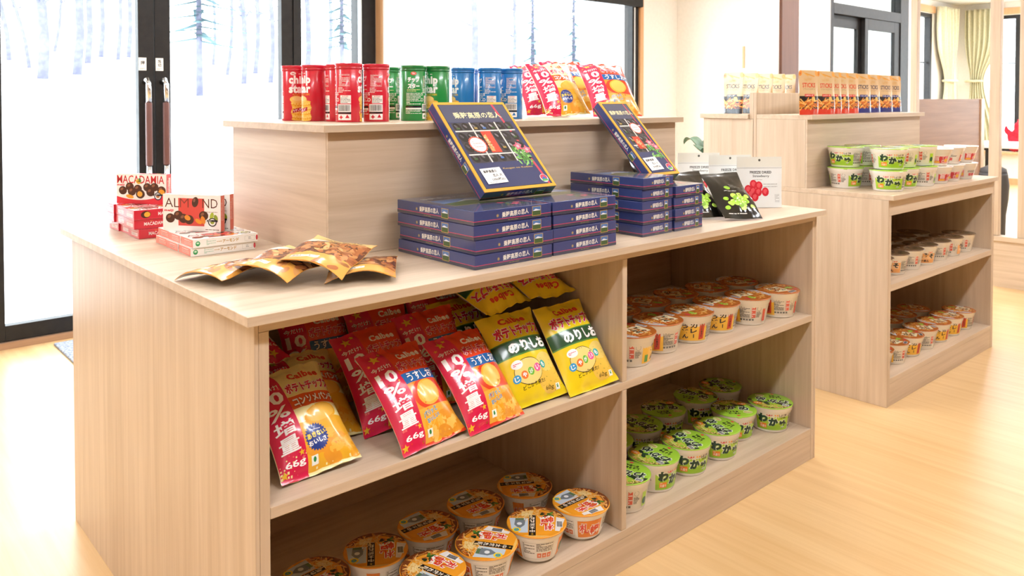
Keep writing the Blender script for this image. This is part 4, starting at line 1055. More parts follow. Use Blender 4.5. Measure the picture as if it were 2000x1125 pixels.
for k, (x, y, al, lr) in enumerate([(1.789, .292, -100, 130), (1.645, .291, 28, -20), (1.475, .291, 24, 20), (1.325, .266, -10, 150), (1.175, .255, 60, 140)]):
    cup('wakame', x, y, ZB, al, lr, 'green lidded cup in the second row of the lower right bay, %s from right' % ORD[k], G3)
# shelf island on the right
G4 = 'green lidded noodle cups stacked on the right island'
spots = [(2.645, .272, 'stacked against the riser at the left'), (2.655, .104, 'at the front corner of the stack'), (2.808, .118, 'just right of the front corner stack'), (2.958, .105, 'next to the red cups')]
for k, (x, y, s_) in enumerate(spots):
    cup('wakame', x, y, ZBT, (62, 4, 60, -60)[k], 40 * k, 'green labelled noodle cup, lower one %s' % s_, G4)
    cup('wakame', x + (.004, .010, .006, .002)[k], y + .003, ZBT + .0845, (-22, 14, -70, -85)[k], 30 * k + 10, 'green labelled noodle cup, upper one %s' % s_, G4)
cup('wakame', 2.795, .272, ZBT, -60, 0, 'green labelled noodle cup, lower one behind the front corner stack', G4)
cup('wakame', 2.795, .272, ZBT + .0845, -50, 70, 'green labelled noodle cup, upper one behind the front corner stack', G4)
G5 = 'red labelled noodle cups stacked on the right island'
for k, (x, y) in enumerate([(3.110, .100), (3.258, .104), (3.402, .100)]):
    s_ = ('next to the green cups', 'in the middle of the red group', 'at the right end of the ledge')[k]
    cup('salt', x, y, ZBT, (48, 20, -20)[k], 0, 'red labelled noodle cup, lower one %s' % s_, G5)
    cup('salt', x + (.0, .004, .006)[k], y, ZBT + .0756, (22, 90, 50)[k], 90, 'red labelled noodle cup, upper one %s' % s_, G5)
G6 = 'miso noodle cups on the upper shelf of the right island'
for k in range(7):
    x, y = 2.588 + .1455 * k, .125
    cup('miso', x, y, ZBS, (0, -12, -50, 14, -48, 100, -62)[k], 90, 'miso noodle cup in the front row of the right island, %s from left' % ORD[k], G6)
    if k < 6: cup('miso', 2.60 + .1455 * k, .275, ZBS, 40 * k, 30, 'miso noodle cup in the second row of the right island, %s from left' % ORD[k], G6)
G7 = 'curry noodle cups on the lower shelf of the right island'
for k in range(7):
    x, y = 2.588 + .1455 * k, .120
    cup('curry', x, y, ZBB, (-40, -40, 20, -42, 30, 22, -12)[k], 60 + 20 * k, 'curry cup in the bottom front row of the right island, %s from left' % ORD[k], G7)
    if k < 6: cup('curry', 2.60 + .1455 * k, .270, ZBB, 50 * k, 40 * k, 'curry cup in the bottom second row of the right island, %s from left' % ORD[k], G7)

# ------------------------------------------------------------------ navy gift boxes
mat('film', '#ffffff', .06)
f_ = MATS['film'].node_tree; N = f_.nodes
tr = N.new('ShaderNodeBsdfTransparent'); gl = N.new('ShaderNodeBsdfGlossy'); gl.inputs['Roughness'].default_value = .09
lw = N.new('ShaderNodeFresnel'); lw.inputs[0].default_value = 1.4; mx = N.new('ShaderNodeMixShader')
gm = N.new('ShaderNodeNewGeometry'); iv = N.new('ShaderNodeMath'); iv.operation = 'SUBTRACT'; iv.inputs[0].default_value = 1; ml = N.new('ShaderNodeMath'); ml.operation = 'MULTIPLY'
f_.links.new(gm.outputs['Backfacing'], iv.inputs[1]); f_.links.new(iv.outputs[0], ml.inputs[0]); f_.links.new(lw.outputs[0], ml.inputs[1]); f_.links.new(ml.outputs[0], mx.inputs[0]); f_.links.new(tr.outputs[0], mx.inputs[1]); f_.links.new(gl.outputs[0], mx.inputs[2]); f_.links.new(mx.outputs[0], N['Material Output'].inputs[0])
NAVY = '#34437c'
def side_art(Ln, T, a0, a1):
    a = Art(); m = T * .53
    a.rect(0, T * .25, Ln, T * .29, '#d8435c', 1); a.rect(0, T * .05, Ln, T * .22, '#3a4052', 1)
    x0 = a0 * Ln; x1 = a1 * Ln; w_ = x1 - x0
    a.star(x0 + .004, m, .0042, '#a8966a', 1, 8, .55)
    a.text('乗鞍高原の恋人', x0 + w_ * .41, m + T * .06, w_ * .58, T * .42, '#f4f3ee', 2, .03, rot=.03)
    a.fine(x0 + w_ * .25, T * .10, x0 + w_ * .66, T * .18, 1, '#8d8350', 2, 3)
    px0 = x0 + w_ * .78; px1 = x0 + w_ * .98
    a.rect(px0, T * .17, px1, T * .90, '#c9a84a', 1.5); a.rect(px0 + .0012, T * .21, px1 - .0012, T * .86, '#4f79b8', 2); a.rect(px0 + .0012, T * .21, px1 - .0012, T * .55, '#46603c', 2.4)
    a.poly([(px0 + .002, T * .55), (px0 + (px1 - px0) * .4, T * .70), (px1 - .002, T * .58), (px1 - .002, T * .55)], '#dfe8f2', 2.4)
    return a
def make_gift(W, D, T):
    t = thing('gift_box', 'x', 'gift box')
    p = PM(); e = .0012; p.box(0, W, 0, D, 0, T - e, NAVY, .0008)
    a = side_art(W, T - e, .27, .87); a.put(p, lambda u, q, h: (u, -h, q))
    a = side_art(D, T - e, .26, .70); a.put(p, lambda u, q, h: (-h, D - u, q))
    a = side_art(W, T - e, .27, .87); a.put(p, lambda u, q, h: (W - u, D + h, q))
    a = side_art(D, T - e, .26, .70); a.put(p, lambda u, q, h: (W + h, u, q))
    a = Art()
    a.rect(.004, .004, W - .004, D - .004, '#4a5478', 1); a.rect(W * .12, D * .35, W * .9, D * .72, '#c9a84a', 1.4); a.rect(W * .13, D * .36, W * .89, D * .71, '#5d8fd0', 1.8)
    a.poly([(W * .13, D * .36), (W * .89, D * .36), (W * .89, D * .50), (W * .5, D * .58), (W * .13, D * .50)], '#4c6a3e', 2.1); a.poly([(W * .35, D * .55), (W * .55, D * .66), (W * .8, D * .54), (W * .5, D * .56)], '#e8eef4', 2.0)
    a.text('乗鞍高原の恋人', W * .5, D * .84, W * .7, D * .075, '#e8e4d0', 2, .03)
    r = random.Random(8)
    for k in range(24): a.ell(W * r.uniform(.55, .85), D * r.uniform(.12, .30), .008, .004, r.choice(['#5b8a46', '#7aa65a', '#4c7a3c']), 2, 8, r.uniform(0, 3))
    for x, y in ((.62, .27), (.78, .22), (.70, .16)): a.star(W * x, D * y, .013, '#e86a86', 2.6, 5, .5)
    a.poly([(W * .80, D * .99), (W * .83, D * .99), (W * .97, D * .01), (W * .94, D * .01)], '#c8435c', 1.3)
    a.put(p, lambda u, q, h: (u, q, T - e + h * .6))
    p.obj('box', t)
    p = PM(); k = .0005; p.box(-k, W + k, -k, D + k, .0001, T - .0001, 'film')
    # folded and sealed ends of the clear wrap
    for x, s_ in ((-k, -1), (W + k, 1)):
        for q in ((0, .012), (D - .012, D)):
            p.add([(x + s_ * .0006, q[0], .002), (x + s_ * .0006, q[1], T * .5), (x + s_ * .0006, q[0], T - .002)], [(0, 1, 2)], 'film')
    p.obj('clear_wrap', t)
    return Stock(t)
GW = 'navy gift boxes stacked on the island top'
g_big = make_gift(.222, .283, .0303); g_mid = make_gift(.213, .275, .0303); g_small = make_gift(.125, .258, .0303)
def stack(st, x, y, n, where, jit, group):
    r = random.Random(jit)
    for k in range(n):
        lab = 'navy gift box, %s, %s' % ({0: 'lowest', n - 1: 'topmost'}.get(k, '%s from the bottom' % ORD[k]), where)
        st.put(lab, (x + r.uniform(-.003, .003), y + r.uniform(-.003, .003), ZT + .0004 + k * .0305), (0, 0, R(r.uniform(-.8, .8))), group)
stack(g_big, .482, .010, 4, 'in the wide stack nearest the camera', 3, GW)
stack(g_mid, .711, .014, 4, 'in the stack right of the wide one', 4, GW)
stack(g_small, 1.052, .034, 5, 'in the taller narrow stack', 5, GW)
stack(g_small, 1.186, .034, 4, 'in the narrow stack beside the black pouches', 6, GW)

def display_gift(label, W, H, x, y, z, lean, yawd, big):
    """gift box stood up at a slant: local x along the width, local z up the face, front towards -y"""
    t = thing('display_gift_box', label, 'gift box')
    T = .031; p = PM(); p.box(0, W, .003, T, 0, H, NAVY, .0008); p.box(0, W, .0005, .003, 0, H, '#e0ab3c', .0004)
    fn_l = lambda u, q, h: (-h, T - q, H - u); a = side_art(H, T, .30, .72)
    a = side_art(H, T - .003, .33, .75); a.put(p, lambda u, q, h: (-h, .003 + (T - .003) - q, H - u))
    a = side_art(W, T - .003, .25, .87); a.put(p, lambda u, q, h: (u, .003 + (T - .003) - q * 1.0, -h)); p.obj('box', t)
    p = PM(); a = Art(); b = .0085
    a.rect(b, b, W - b, H - b, '#23283f', 1); a.rect(b + .0015, b + .0015, W - b - .0015, H - b - .0015, '#343d68', 1.3)
    a.rect(b + .0015, H * .76, W - b - .0015, H - b - .0015, '#4b5069', 1.6)
    a.text('乗鞍高原の恋人', W * .5, H * .84, W * (.66 if big else .78), H * (.075 if big else .062), '#efe6b8', 3, .05)
    x0, x1, y0, y1 = b + .008, W - b - .012, H * .30, H * .755
    a.rect(x0, y0, x1, y1, '#3c3a42', 1.8)
    r = random.Random(5 if big else 9); nx, ny = (7, 4) if big else (4, 4)
    for i in range(nx):
        for j in range(ny):
            cx, cy_ = x0 + (x1 - x0) * (i + .5) / nx, y0 + (y1 - y0) * (j + .5) / ny
            a.ell(cx, cy_, (x1 - x0) / nx * .44, (y1 - y0) / ny * .46, '#1b1a1e', 2, 12, .3); a.ell(cx - .003, cy_ + .004, .0035, .007, r.choice(['#6d6a70', '#8f8c94', '#55525a']), 2.3, 8, .6)
            a.rect(cx - .005, cy_ - .006, cx + .005, cy_, r.choice(['#4f79b8', '#46603c', '#a08a4a']), 2.3) if r.random() < .35 else None
    for fx in ((.30, .72) if big else (.48,)): a.rect(x0 + (x1 - x0) * fx - .0022, y0, x0 + (x1 - x0) * fx + .0022, y1, '#d8d6d2', 2.5)
    for fy in (.20, .78): a.rect(x0, y0 + (y1 - y0) * fy - .002, x1, y0 + (y1 - y0) * fy + .002, '#d8d6d2', 2.5)
    if big:
        a.poly([(W * .40, y0 + .03), (W * .54, y0 + .03), (W * .54, y1 - .03), (W * .40, y1 - .03)], '#d84a38', 2.8); a.poly([(W * .405, y0 + .035), (W * .455, y0 + .034), (W * .45, y1 - .04), (W * .41, y1 - .045)], '#d8a86a', 3.1)
        for k in range(26): a.ell(W * .43 + r.uniform(-.005, .005), r.uniform(y0 + .04, y1 - .05), .003, .002, r.choice(['#f0d8a8', '#b87a3e']), 3.4, 7)
        sx, sy, sr = W * .27, H * .50, .027
        fl = ((.80, .46), (.90, .42)); gx, gy = W * .80, H * .33
    else:
        a.poly([(W * .26, y0 + .012), (W * .50, y0 + .012), (W * .50, y1 - .07), (W * .26, y1 - .07)], '#c8402e', 2.8)
        for k in range(20): a.ell(W * .38 + r.uniform(-.008, .008), r.uniform(y0 + .015, y1 - .08), .004, .003, r.choice(['#e8b888', '#d8704a']), 3.1, 7)
        sx, sy, sr = W * .62, H * .62, .022; fl = ((.72, .42), (.84, .36)); gx, gy = W * .74, H * .30
    a.star(sx, sy, sr, '#d85a4a', 3.2, 22, .92); a.ell(sx, sy, sr * .82, sr * .82, '#fbf4ec', 3.5, 22); a.fine(sx - .013, sy - .01, sx + .013, sy + .012, 4, '#e0a8a0', 3.8, 4)
    for k in range(40): a.ell(gx + r.uniform(-.024, .018), gy + r.uniform(-.022, .03), .008, .0025, r.choice(['#5f9a4a', '#7ab860', '#4a7f3a', '#8cc870']), 3 + .2 * k / 40, 8, r.uniform(0, 3))
    for fx, fy in fl: a.star(W * fx, H * fy, .015, '#e86a80', 3.4, 5, .55); a.ell(W * fx, H * fy, .005, .005, '#f6b0bc', 3.7, 10)
    a.poly([(W * .78, H - b), (W * .81, H - b), (W * .97 - b, b), (W * .94 - b, b)], '#d0455a', 1.9)
    a.text('Kougen no Koibito', W * .62, H * .225, W * .42, H * .022, '#c8a850', 2, .01)
    a.ell(W - b - .017, b + .017, .0125, .0125, '#f4f4f0', 3, 20); a.ell(W - b - .017, b + .019, .0105, .0095, '#d8405a', 3.2, 18); a.rect(W - b - .026, b + .008, W - b - .008, b + .015, '#5fae5a', 3.4); a.poly([(W - b - .025, b + .014), (W - b - .017, b + .023), (W - b - .009, b + .014)], '#3f6fb8', 3.5)
    a.put(p, lambda u, q, h: (u, .0005 - h * .8, q)); p.obj('framed_lid', t)
    t.matrix_world = Matrix.Translation((x, y, z)) @ Matrix.Rotation(R(yawd), 4, 'Z') @ Matrix.Rotation(R(-lean), 4, 'X')
    return t
zr = ZT + 4 * .0305 + .0012
def leaning(label, W, H, xl, lean, big, zrest):
    yb = .3045 - (ZR - zrest) * math.tan(R(lean)); y = yb - .031 * math.cos(R(lean)); z = zrest + .031 * math.sin(R(lean))
    return display_gift(label, W, H, xl, y, z, lean, 0, big), (xl, y, z)
d1, o1 = leaning('gold framed navy gift box leaning at a slant on the wide stack', .227, .283, .592, 44.5, True, zr)
d2, o2 = leaning('gold framed narrow navy gift box leaning behind the tall narrow stack', .126, .283, 1.1865, 44.5, False, zr)
def price_card(label, box, lx, lz, w_, h_, lines, rot=0):
    p = PM(); p.box(-w_ / 2, w_ / 2, -.0006, 0, -h_ / 2, h_ / 2, 'white_card'); a = Art()
    for k, (s_, cx, ww, hh) in enumerate(lines): a.text(s_, cx * w_, h_ * (.28 - .27 * k), ww * w_, hh, '#1c1c20', 1, .02)
    a.fine(-w_ * .4, -h_ * .46, w_ * .4, -h_ * .38, 1, '#b8b8b4', 1, 3)
    a.put(p, lambda u, q, h: (u, -.0006 - h, q)); o = p.obj('price_card')
    o.matrix_world = box.matrix_world @ Matrix.Translation((lx, -.0012, lz)) @ Matrix.Rotation(R(rot), 4, 'Y')
    return tag(o, label, 'price card', 'handwritten price cards')
bpy.context.view_layer.update()
for b_, o_, ln in ((d1, o1, 44.5), (d2, o2, 44.5)):
    b_.matrix_world = Matrix.Translation(o_) @ Matrix.Rotation(R(-ln), 4, 'X')
bpy.context.view_layer.update()
price_card('white handwritten price card reading 1350 on the big leaning gift box', d1, .052, .044, .062, .046, (('乗鞍高原の', -.08, .66, .009), ('恋人 大', .18, .46, .009), ('1350(税込)', .12, .62, .0095)), -2)
price_card('white handwritten price card on the narrow leaning gift box', d2, .040, .040, .056, .046, (('乗鞍高原', -.08, .66, .009), ('恋人 小', .14, .46, .009), ('810(税込)', .1, .6, .0095)), -3)

# ------------------------------------------------------------------ chocolate boxes
def nut_ball(a, x, y, r, lv, c='#4a2418', hi='#8a543a'):
    a.ell(x, y, r, r * .9, c, lv, 16); a.ell(x - r * .25, y + r * .3, r * .42, r * .28, hi, lv + .3, 12, .5)
def choc_front(kind, W, H):
    a = Art(); a.rect(0, 0, W, H, '#f6f2ec', 1)
    if kind == 'macadamia':
        pts = [(0, 0), (W, 0), (W, H * .34)] + [(W * (1 - k / 12), H * (.34 - .235 * math.sin(pi * min(1, k / 12 * 1.02)) ** .8) if k < 12 else H * .24) for k in range(1, 13)]
        for k in range(12):
            q0, q1 = W * k / 12, W * (k + 1) / 12; f = lambda u: H * (.13 + .24 * ((u / W - .45) / .55) ** 2 if u > .45 * W else .13 + .12 * ((.45 - u / W) / .45) ** 2)
            a.poly([(q0, 0), (q1, 0), (q1, f(q1)), (q0, f(q0))], '#d8283a', 1.5)
        a.text('MACADAMIA', W * .485, H * .815, W * .94, H * .27, '#c8242c', 2, .008)
        a.ell(W * .45, H * .72, .006, .005, '#e8b03a', 3, 12); a.ell(W * .43, H * .76, .006, .005, '#f0c24a', 3, 12); a.ell(W * .47, H * .79, .004, .006, '#4f8a3a', 3, 10, .5)
        a.text('meiji', W * .09, H * .62, W * .15, H * .085, '#d8283a', 2, .04); a.fine(W * .2, H * .60, W * .95, H * .64, 1, '#c0b8b0', 2, 4)
        for x, y in ((.13, .44), (.27, .57), (.31, .41), (.43, .50), (.62, .56), (.76, .57), (.68, .40)): nut_ball(a, W * x, H * y, .0125, 2 + x * .5)
        nut_ball(a, W * .48, H * .33, .0135, 2.7); a.ell(W * .47, H * .33, .008, .0075, '#e8a83c', 3.2, 14)
        a.ell(W * .27, H * .24, .012, .005, '#f0a83a', 2.8, 14, -.2); nut_ball(a, W * .90, H * .46, .013, 2.6); a.ell(W * .90, H * .40, .0095, .008, '#e8a02e', 3.1, 14)
        bx, by = .83, .27
    else:
        a.rect(W * .27, H * .14, W * .72, H * .90, '#dc4a42', 1.4)
        a.text('AL', W * .16, H * .77, W * .25, H * .25, '#5a2418', 2, -.005); a.text('M', W * .375, H * .77, W * .155, H * .25, '#8a3a30', 2, -.008); a.text('ND', W * .82, H * .77, W * .26, H * .25, '#5a2418', 2, -.005)
        a.ell(W * .565, H * .80, .0085, .0125, '#4a2a22', 2.4, 18, -.25); a.ell(W * .55, H * .85, .003, .005, '#8a5a4a', 2.8, 10, -.25)
        a.text('meiji', W * .105, H * .545, W * .16, H * .085, '#d8283a', 2, .04); a.fine(W * .2, H * .53, W * .27, H * .56, 1, '#c0b8b0', 2, 4); a.fine(W * .73, H * .52, W * .95, H * .55, 1, '#8a6a5a', 2, 6)
        for x, y in ((.13, .34), (.27, .42), (.36, .34), (.46, .31), (.71, .43)): nut_ball(a, W * x, H * y, .0125, 2 + x)
        a.ell(W * .43, H * .36, .0085, .006, '#e8922e', 3.3, 14, -.4); a.ell(W * .62, H * .27, .010, .005, '#f0962a', 3, 14, -.5); a.ell(W * .70, H * .31, .006, .010, '#e8882a', 3.1, 14, .3)
        a.fine(W * .74, H * .03, W * .97, H * .075, 1, '#7a6a5a', 2, 5)
        bx, by = .86, .26
        a.ell(W * .85, H * .43, .005, .009, '#a8b83a', 3.2, 12, -.3); a.ell(W * .92, H * .38, .005, .008, '#8fa034', 3.2, 12, .4)
    a.ell(W * bx, H * by, .0115, .0105, '#20304a' if kind == 'macadamia' else '#20242a', 3.4, 20); a.ell(W * bx, H * by, .0088, .008, '#f2eee4', 3.6, 20); a.ell(W * bx, H * by, .0055, .0045, '#b8743a' if kind == 'macadamia' else '#9aa83a', 3.8, 14); a.rect(W * bx - .014, H * by + .001, W * bx + .014, H * by + .0055, '#1c2230', 4); a.fine(W * bx - .011, H * by + .002, W * bx + .011, H * by + .0045, 1, '#f2eee4', 4.3, 2)
    return a
def make_choc(kind, W, D, T):
    """lying flat: width along x, depth along y, print of the lid on top"""
    t = PM(); red, e = '#d3263a', .0006
    body = red if kind == 'macadamia' else '#f4f0ea'
    t.box(0, W, 0, D, 0, T, body, .0006)
    choc_front(kind, W, D).put(t, lambda u, q, h: (u, q, T + h * .8))
    choc_front(kind, W, D).put(t, lambda u, q, h: (W - u, q, -h * .3))
    for s_ in (0, 1):
        a = Art()
        if kind == 'macadamia':
            if s_ == 0: a.text('MACADAMIA', W * .33, T * .5, W * .36, T * .36, '#fbeeea', 1, .02); a.fine(W * .24, T * .76, W * .36, T * .84, 1, '#f0a24a', 1, 2)
            else:
                a.ell(W * .18, T * .5, .012, T * .38, '#4a2418', 1, 18); a.ell(W * .20, T * .5, .0075, T * .28, '#f0b83a', 1.4, 16); a.text('MACADAMIA', W * .55, T * .5, W * .36, T * .36, '#fbeeea', 1, .02)
        else:
            a.ell(W * .07, T * .5, T * .28, T * .3, '#3a9a58', 1, 16); a.ell(W * .07, T * .56, T * .16, T * .12, '#bfe2c4', 1.4, 12); a.fine(W * .2, T * .2, W * .34, T * .85, 5, '#9ac8a8', 1, 4)
            a.text('meiji', W * .395, T * .5, W * .08, T * .2, '#c8a060', 1, .02); a.text('アーモンド', W * .57, T * .5, W * .25, T * .42, '#c0923e', 1, .03)
            a.frame(W * .79, T * .22, W * .95, T * .80, .0004, '#b0aca6', 1); a.fine(W * .85, T * .35, W * .94, T * .7, 2, '#8a8a8a', 1, 7); a.ell(W * .985, T * .5, T * .14, T * .34, '#c83a4a', 1, 12)
        a.put(t, (lambda u, q, h: (u, -h, q)) if s_ == 0 else (lambda u, q, h: (W - u, D + h, q)))
    for s_ in (0, 1):
        a = Art(); c = '#d5525a' if kind == 'macadamia' else '#e0705e'
        a.rect(.001, .0008, D - .001, T - .0008, c, 1); a.rect(D * .30, T * .22, D * .88, T * .58, '#f2d8d4' if kind == 'macadamia' else '#e59080', 1.4); a.fine(D * .33, T * .26, D * .85, T * .55, 3, '#b06a6a', 1.8, 3); a.fine(D * .3, T * .66, D * .8, T * .8, 1, '#f6d8d0', 1.4, 5)
        a.put(t, (lambda u, q, h: (-h, D - u, q)) if s_ == 0 else (lambda u, q, h: (W + h, u, q)))
    return t.mesh('chocolate_box_' + kind)
MC = make_choc('macadamia', .158, .084, .0242); AL = make_choc('almond', .150, .079, .0188)
MCS = make_choc('macadamia', .152, .080, .020); ALS = make_choc('almond', .155, .087, .0165)
def choc(me, label, x, y, z, rotz, group, stand=False):
    o = bpy.data.objects.new('chocolate_box', me); COL.objects.link(o)
    o.matrix_world = Matrix.Translation((x, y, z)) @ Matrix.Rotation(R(rotz), 4, 'Z') @ (Matrix.Rotation(R(90), 4, 'X') if stand else Matrix())
    return tag(o, label, 'chocolate box', group)
GM = 'red macadamia chocolate boxes'; GA = 'white almond chocolate boxes'
for k in range(3):
    for j in range(3):
        x, y = .082 + (.0, -.010, -.012)[k] + (.004 if j == 1 else 0), .868 + .0850 * j - (.004, .0, .006)[k]
        turn = (k == 2)
        lab = 'red macadamia chocolate box lying flat, %s layer, %s from the front' % (('bottom', 'middle', 'top')[k], ('nearest', 'middle', 'farthest')[j] if j != 1 else 'second')
        if turn: choc(MC, lab, x + .158, y + .084, ZT + .0004 + k * .0246, 180, GM)
        else: choc(MC, lab, x, y, ZT + .0004 + k * .0246, (.25, -.2, 0)[j], GM)
zm = ZT + 3 * .0246 + .0006
choc(MCS, 'macadamia chocolate box standing upright on the red stack, lid to the camera', .098, 1.060, zm, -54, GM, True)
for k in range(2):
    for j in range(3):
        x, y = .095 + (.0, .004)[k] + (.003 if j == 2 else 0), .541 + .0800 * j + (.004, 0)[k]
        choc(AL, 'white almond chocolate box lying flat, %s layer, %s from the front' % (('bottom', 'top')[k], ('nearest', 'second', 'farthest')[j]), x, y, ZT + .0004 + k * .0191, (-2, -1, .5)[j] * .5, GA)
za = ZT + 2 * .0191 + .0006
choc(ALS, 'almond chocolate box standing upright in front on the white stack, lid to the camera', .111, .741, za, -54.5, GA, True)
choc(ALS, 'almond chocolate box standing upright behind the other standing one', .138, .752, za, -54.5, GA, True)

# ------------------------------------------------------------------ flat pouches
def make_pouch(name, W, H, T, art, base, back, NU=18, NV=22, seed=1, stand=False, seal=.04, corner=0.0, wr_amp=.002, droop=0.0):
    ofs = Vector((seed * 5.1, seed * 2.3, 0))
    def surf(s):
        P = []
        for j in range(NV + 1):
            v = j / NV; row = []
            if stand: env = (1 - smooth01((v - .05) / .80)) ** .7 * 1.0
            else: env = max(0., math.sin(pi * max(0., min(1., (v - seal) / (1 - 2 * seal))))) ** .6
            for i in range(NU + 1):
                u = i / NU; c = 2 * u - 1; side = max(0., 1 - abs(c) ** 3) ** .8
                n_ = noise.noise(Vector((u * 3, v * 3.6, s * .4)) + ofs) * .12 * T * side + abs(noise.noise(Vector((u * 5 + v * 2, v * 4 - u, 2)) + ofs)) * wr_amp * side * (.4 + env)
                x = c * W / 2 * (1 - .03 * env); z = v * H
                if corner and v > 1 - corner / H: x *= 1 - .12 * ((v - 1 + corner / H) / (corner / H)) ** 3
                y = s * (T * env * side + n_ + .0004)
                if i in (0, NU): y = s * .0004
                y += .0012 * math.sin(c * 4 + seed) * (1 - env) + wr_amp * .6 * math.sin(v * 9 + seed) * c
                y += droop * (1 - v) ** 2 * (c * c - .35 + .25 * c * math.cos(seed * 2.1)) + droop * .35 * v ** 3 * (1 - c * c)
                row.append(Vector((x, y, z)))
            P.append(row)
        return P
    F, B = surf(-1), surf(1); pm = PM(); pm.grid(F, base); pm.grid(B, back, True)
    for j in range(NV):
        pm.add([F[j][0], F[j + 1][0], B[j + 1][0], B[j][0]], [(0, 1, 2, 3)], base); pm.add([F[j][NU], F[j + 1][NU], B[j + 1][NU], B[j][NU]], [(3, 2, 1, 0)], base)
    for i in range(NU):
        pm.add([F[0][i], F[0][i + 1], B[0][i + 1], B[0][i]], [(3, 2, 1, 0)], base); pm.add([F[NV][i], F[NV][i + 1], B[NV][i + 1], B[NV][i]], [(0, 1, 2, 3)], base)
    def fn(u, q, h):
        a_ = min(max(u / W, 0), 1) * NU; b_ = min(max(q / H, 0), 1) * NV; i = min(int(a_), NU - 1); j = min(int(b_), NV - 1); fu, fv = a_ - i, b_ - j
        p00, p10, p01, p11 = F[j][i], F[j][i + 1], F[j + 1][i], F[j + 1][i + 1]
        return p00 * ((1 - fu) * (1 - fv)) + p10 * (fu * (1 - fv)) + p01 * ((1 - fu) * fv) + p11 * (fu * fv) + (p10 - p00).cross(p01 - p00).normalized() * h * 1.25
    art.put(pm, fn, [W * k / NU for k in range(1, NU)], [H * k / NV for k in range(1, NV)], clip=[(0, .0006, True), (0, W - .0006, False), (1, 0, True), (1, H, False)], smooth=True)
    return pm.mesh(name)
def pouch(name, me, label, cat, x, y, z, yawd, leand, group, roll=0):
    o = bpy.data.objects.new(name, me); COL.objects.link(o)
    o.matrix_world = Matrix.Translation((x, y, z)) @ Matrix.Rotation(R(yawd), 4, 'Z') @ Matrix.Rotation(R(-leand), 4, 'X') @ Matrix.Rotation(R(roll), 4, 'Z')
    return tag(o, label, cat, group)
# almond nut pouches lying on the corner of the island
def nut_art(W, H, seed):
    a = Art(); r = random.Random(seed); a.rect(0, 0, W, H, '#e8a84c', 1); a.rect(0, H * .84, W, H, '#f0d08a', 1.2)
    a.poly([(0, H * .27), (W, H * .27), (W, H * .82), (0, H * .82)], '#6a3a22', 1.3)
    for k in range(70):
        a.ell(r.uniform(.004, W - .004), r.uniform(H * .28, H * .80), .0135, .0065, r.choice(['#b8703e', '#a45e32', '#c8844c', '#8e4c28', '#d0935a']), 1.6 + .9 * k / 70, 12, r.uniform(0, 3.1))
    for k in range(6): a.ell(r.uniform(W * .1, W * .9), r.uniform(H * .34, H * .76), .011, .005, '#e8b878', 2.6, 12, r.uniform(0, 3))
    a.poly([(0, H * .60), (W * .16, H * .64), (W * .30, H * .84), (0, H * .84)], '#f6efe0', 2.7); a.text('Almond', W * .5, H * .9, W * .6, H * .055, '#6a3a1a', 2, .02)
    a.rect(W * .12, H * .10, W * .55, H * .17, '#fbf3e4', 2); a.text('素焼きアーモンド', W * .335, H * .135, W * .38, H * .04, '#5a3a2a', 2.4, .01)
    for k in range(5): a.ell(r.uniform(W * .5, W * .95), r.uniform(H * .04, H * .24), .012, .006, r.choice(['#c8844c', '#b8703e', '#d89a5a']), 2, 12, r.uniform(0, 3))
    return a
NP = [make_pouch('nut_pouch', .135, .19, .006, nut_art(.135, .19, k), '#e8a84c', '#c9c9c9', seed=k, wr_amp=.0055, droop=.018) for k in (1, 2, 3, 4)]
GN = 'almond nut pouches on the island corner'
pouch('nut_pouch', NP[0], 'orange almond pouch lying leftmost, its corner at the island edge', 'nut pouch', .004, .262, ZT + .0194, -72, 90, GN, -6)
pouch('nut_pouch', NP[1], 'orange almond pouch lying second from the left over the first one', 'nut pouch', .078, .159, ZT + .0355, -62, 89, GN, 7)
pouch('nut_pouch', NP[2], 'orange almond pouch lying third from the left, raised on its neighbours', 'nut pouch', .157, .107, ZT + .042, -52, 86, GN, 9)
pouch('nut_pouch', NP[3], 'orange almond pouch lying rightmost of the fanned pouches', 'nut pouch', .241, .064, ZT + .018, -35, 90, GN, 0)

# pale freeze dried strawberry pouches
def straw_art(W, H):
    a = Art(); a.rect(0, H * .80, W, H, '#e9eae0', 1); a.rect(0, H * .775, W, H * .785, '#c6c8c2', 1.2)
    a.ell(W * .5, H * .935, .004, .004, '#5c5c54', 1.6, 14)
    a.text('FREEZE DRIED', W * .52, H * .695, W * .48, H * .05, '#4a4844', 1.5, .02); a.text('Strawberry', W * .52, H * .615, W * .37, H * .06, '#5a5854', 1.5, .01); a.fine(W * .36, H * .54, W * .70, H * .555, 1, '#8a8a86', 1.5, 3)
    r = random.Random(2)
    for x, y in ((.22, .36), (.34, .46), (.46, .43), (.32, .33), (.44, .31), (.36, .21), (.27, .27), (.60, .31)):
        a.ell(W * x, H * y, W * .082, H * .088, '#d8323f', 1.6, 12); a.poly([(W * (x + .05 * math.cos(t)), H * (y + .055 * math.sin(t)) + .001) for t in (.4, 1.4, 2.6, 3.6, 4.8)], '#e85a62', 1.9)
    for k, y in enumerate((.45, .40)): a.fine(W * .56, H * y, W * .88, H * (y + .02), 1, '#9a9a96', 1.5, 5 + k)
    a.frame(W * .82, H * .10, W * .93, H * .26, .0006, '#b0b2b0', 1.5); a.fine(W * .83, H * .11, W * .92, H * .25, 5, '#b0b2b0', 1.5, 8)
    return a
mat('print_pouch', '#e9edec', .35, coat=.2)
SP = make_pouch('fruit_pouch', .152, .165, .013, straw_art(.152, .165), 'print_pouch', '#d8dcdc', seed=5, stand=True, wr_amp=.0012)
GF = 'pale freeze dried strawberry pouches'
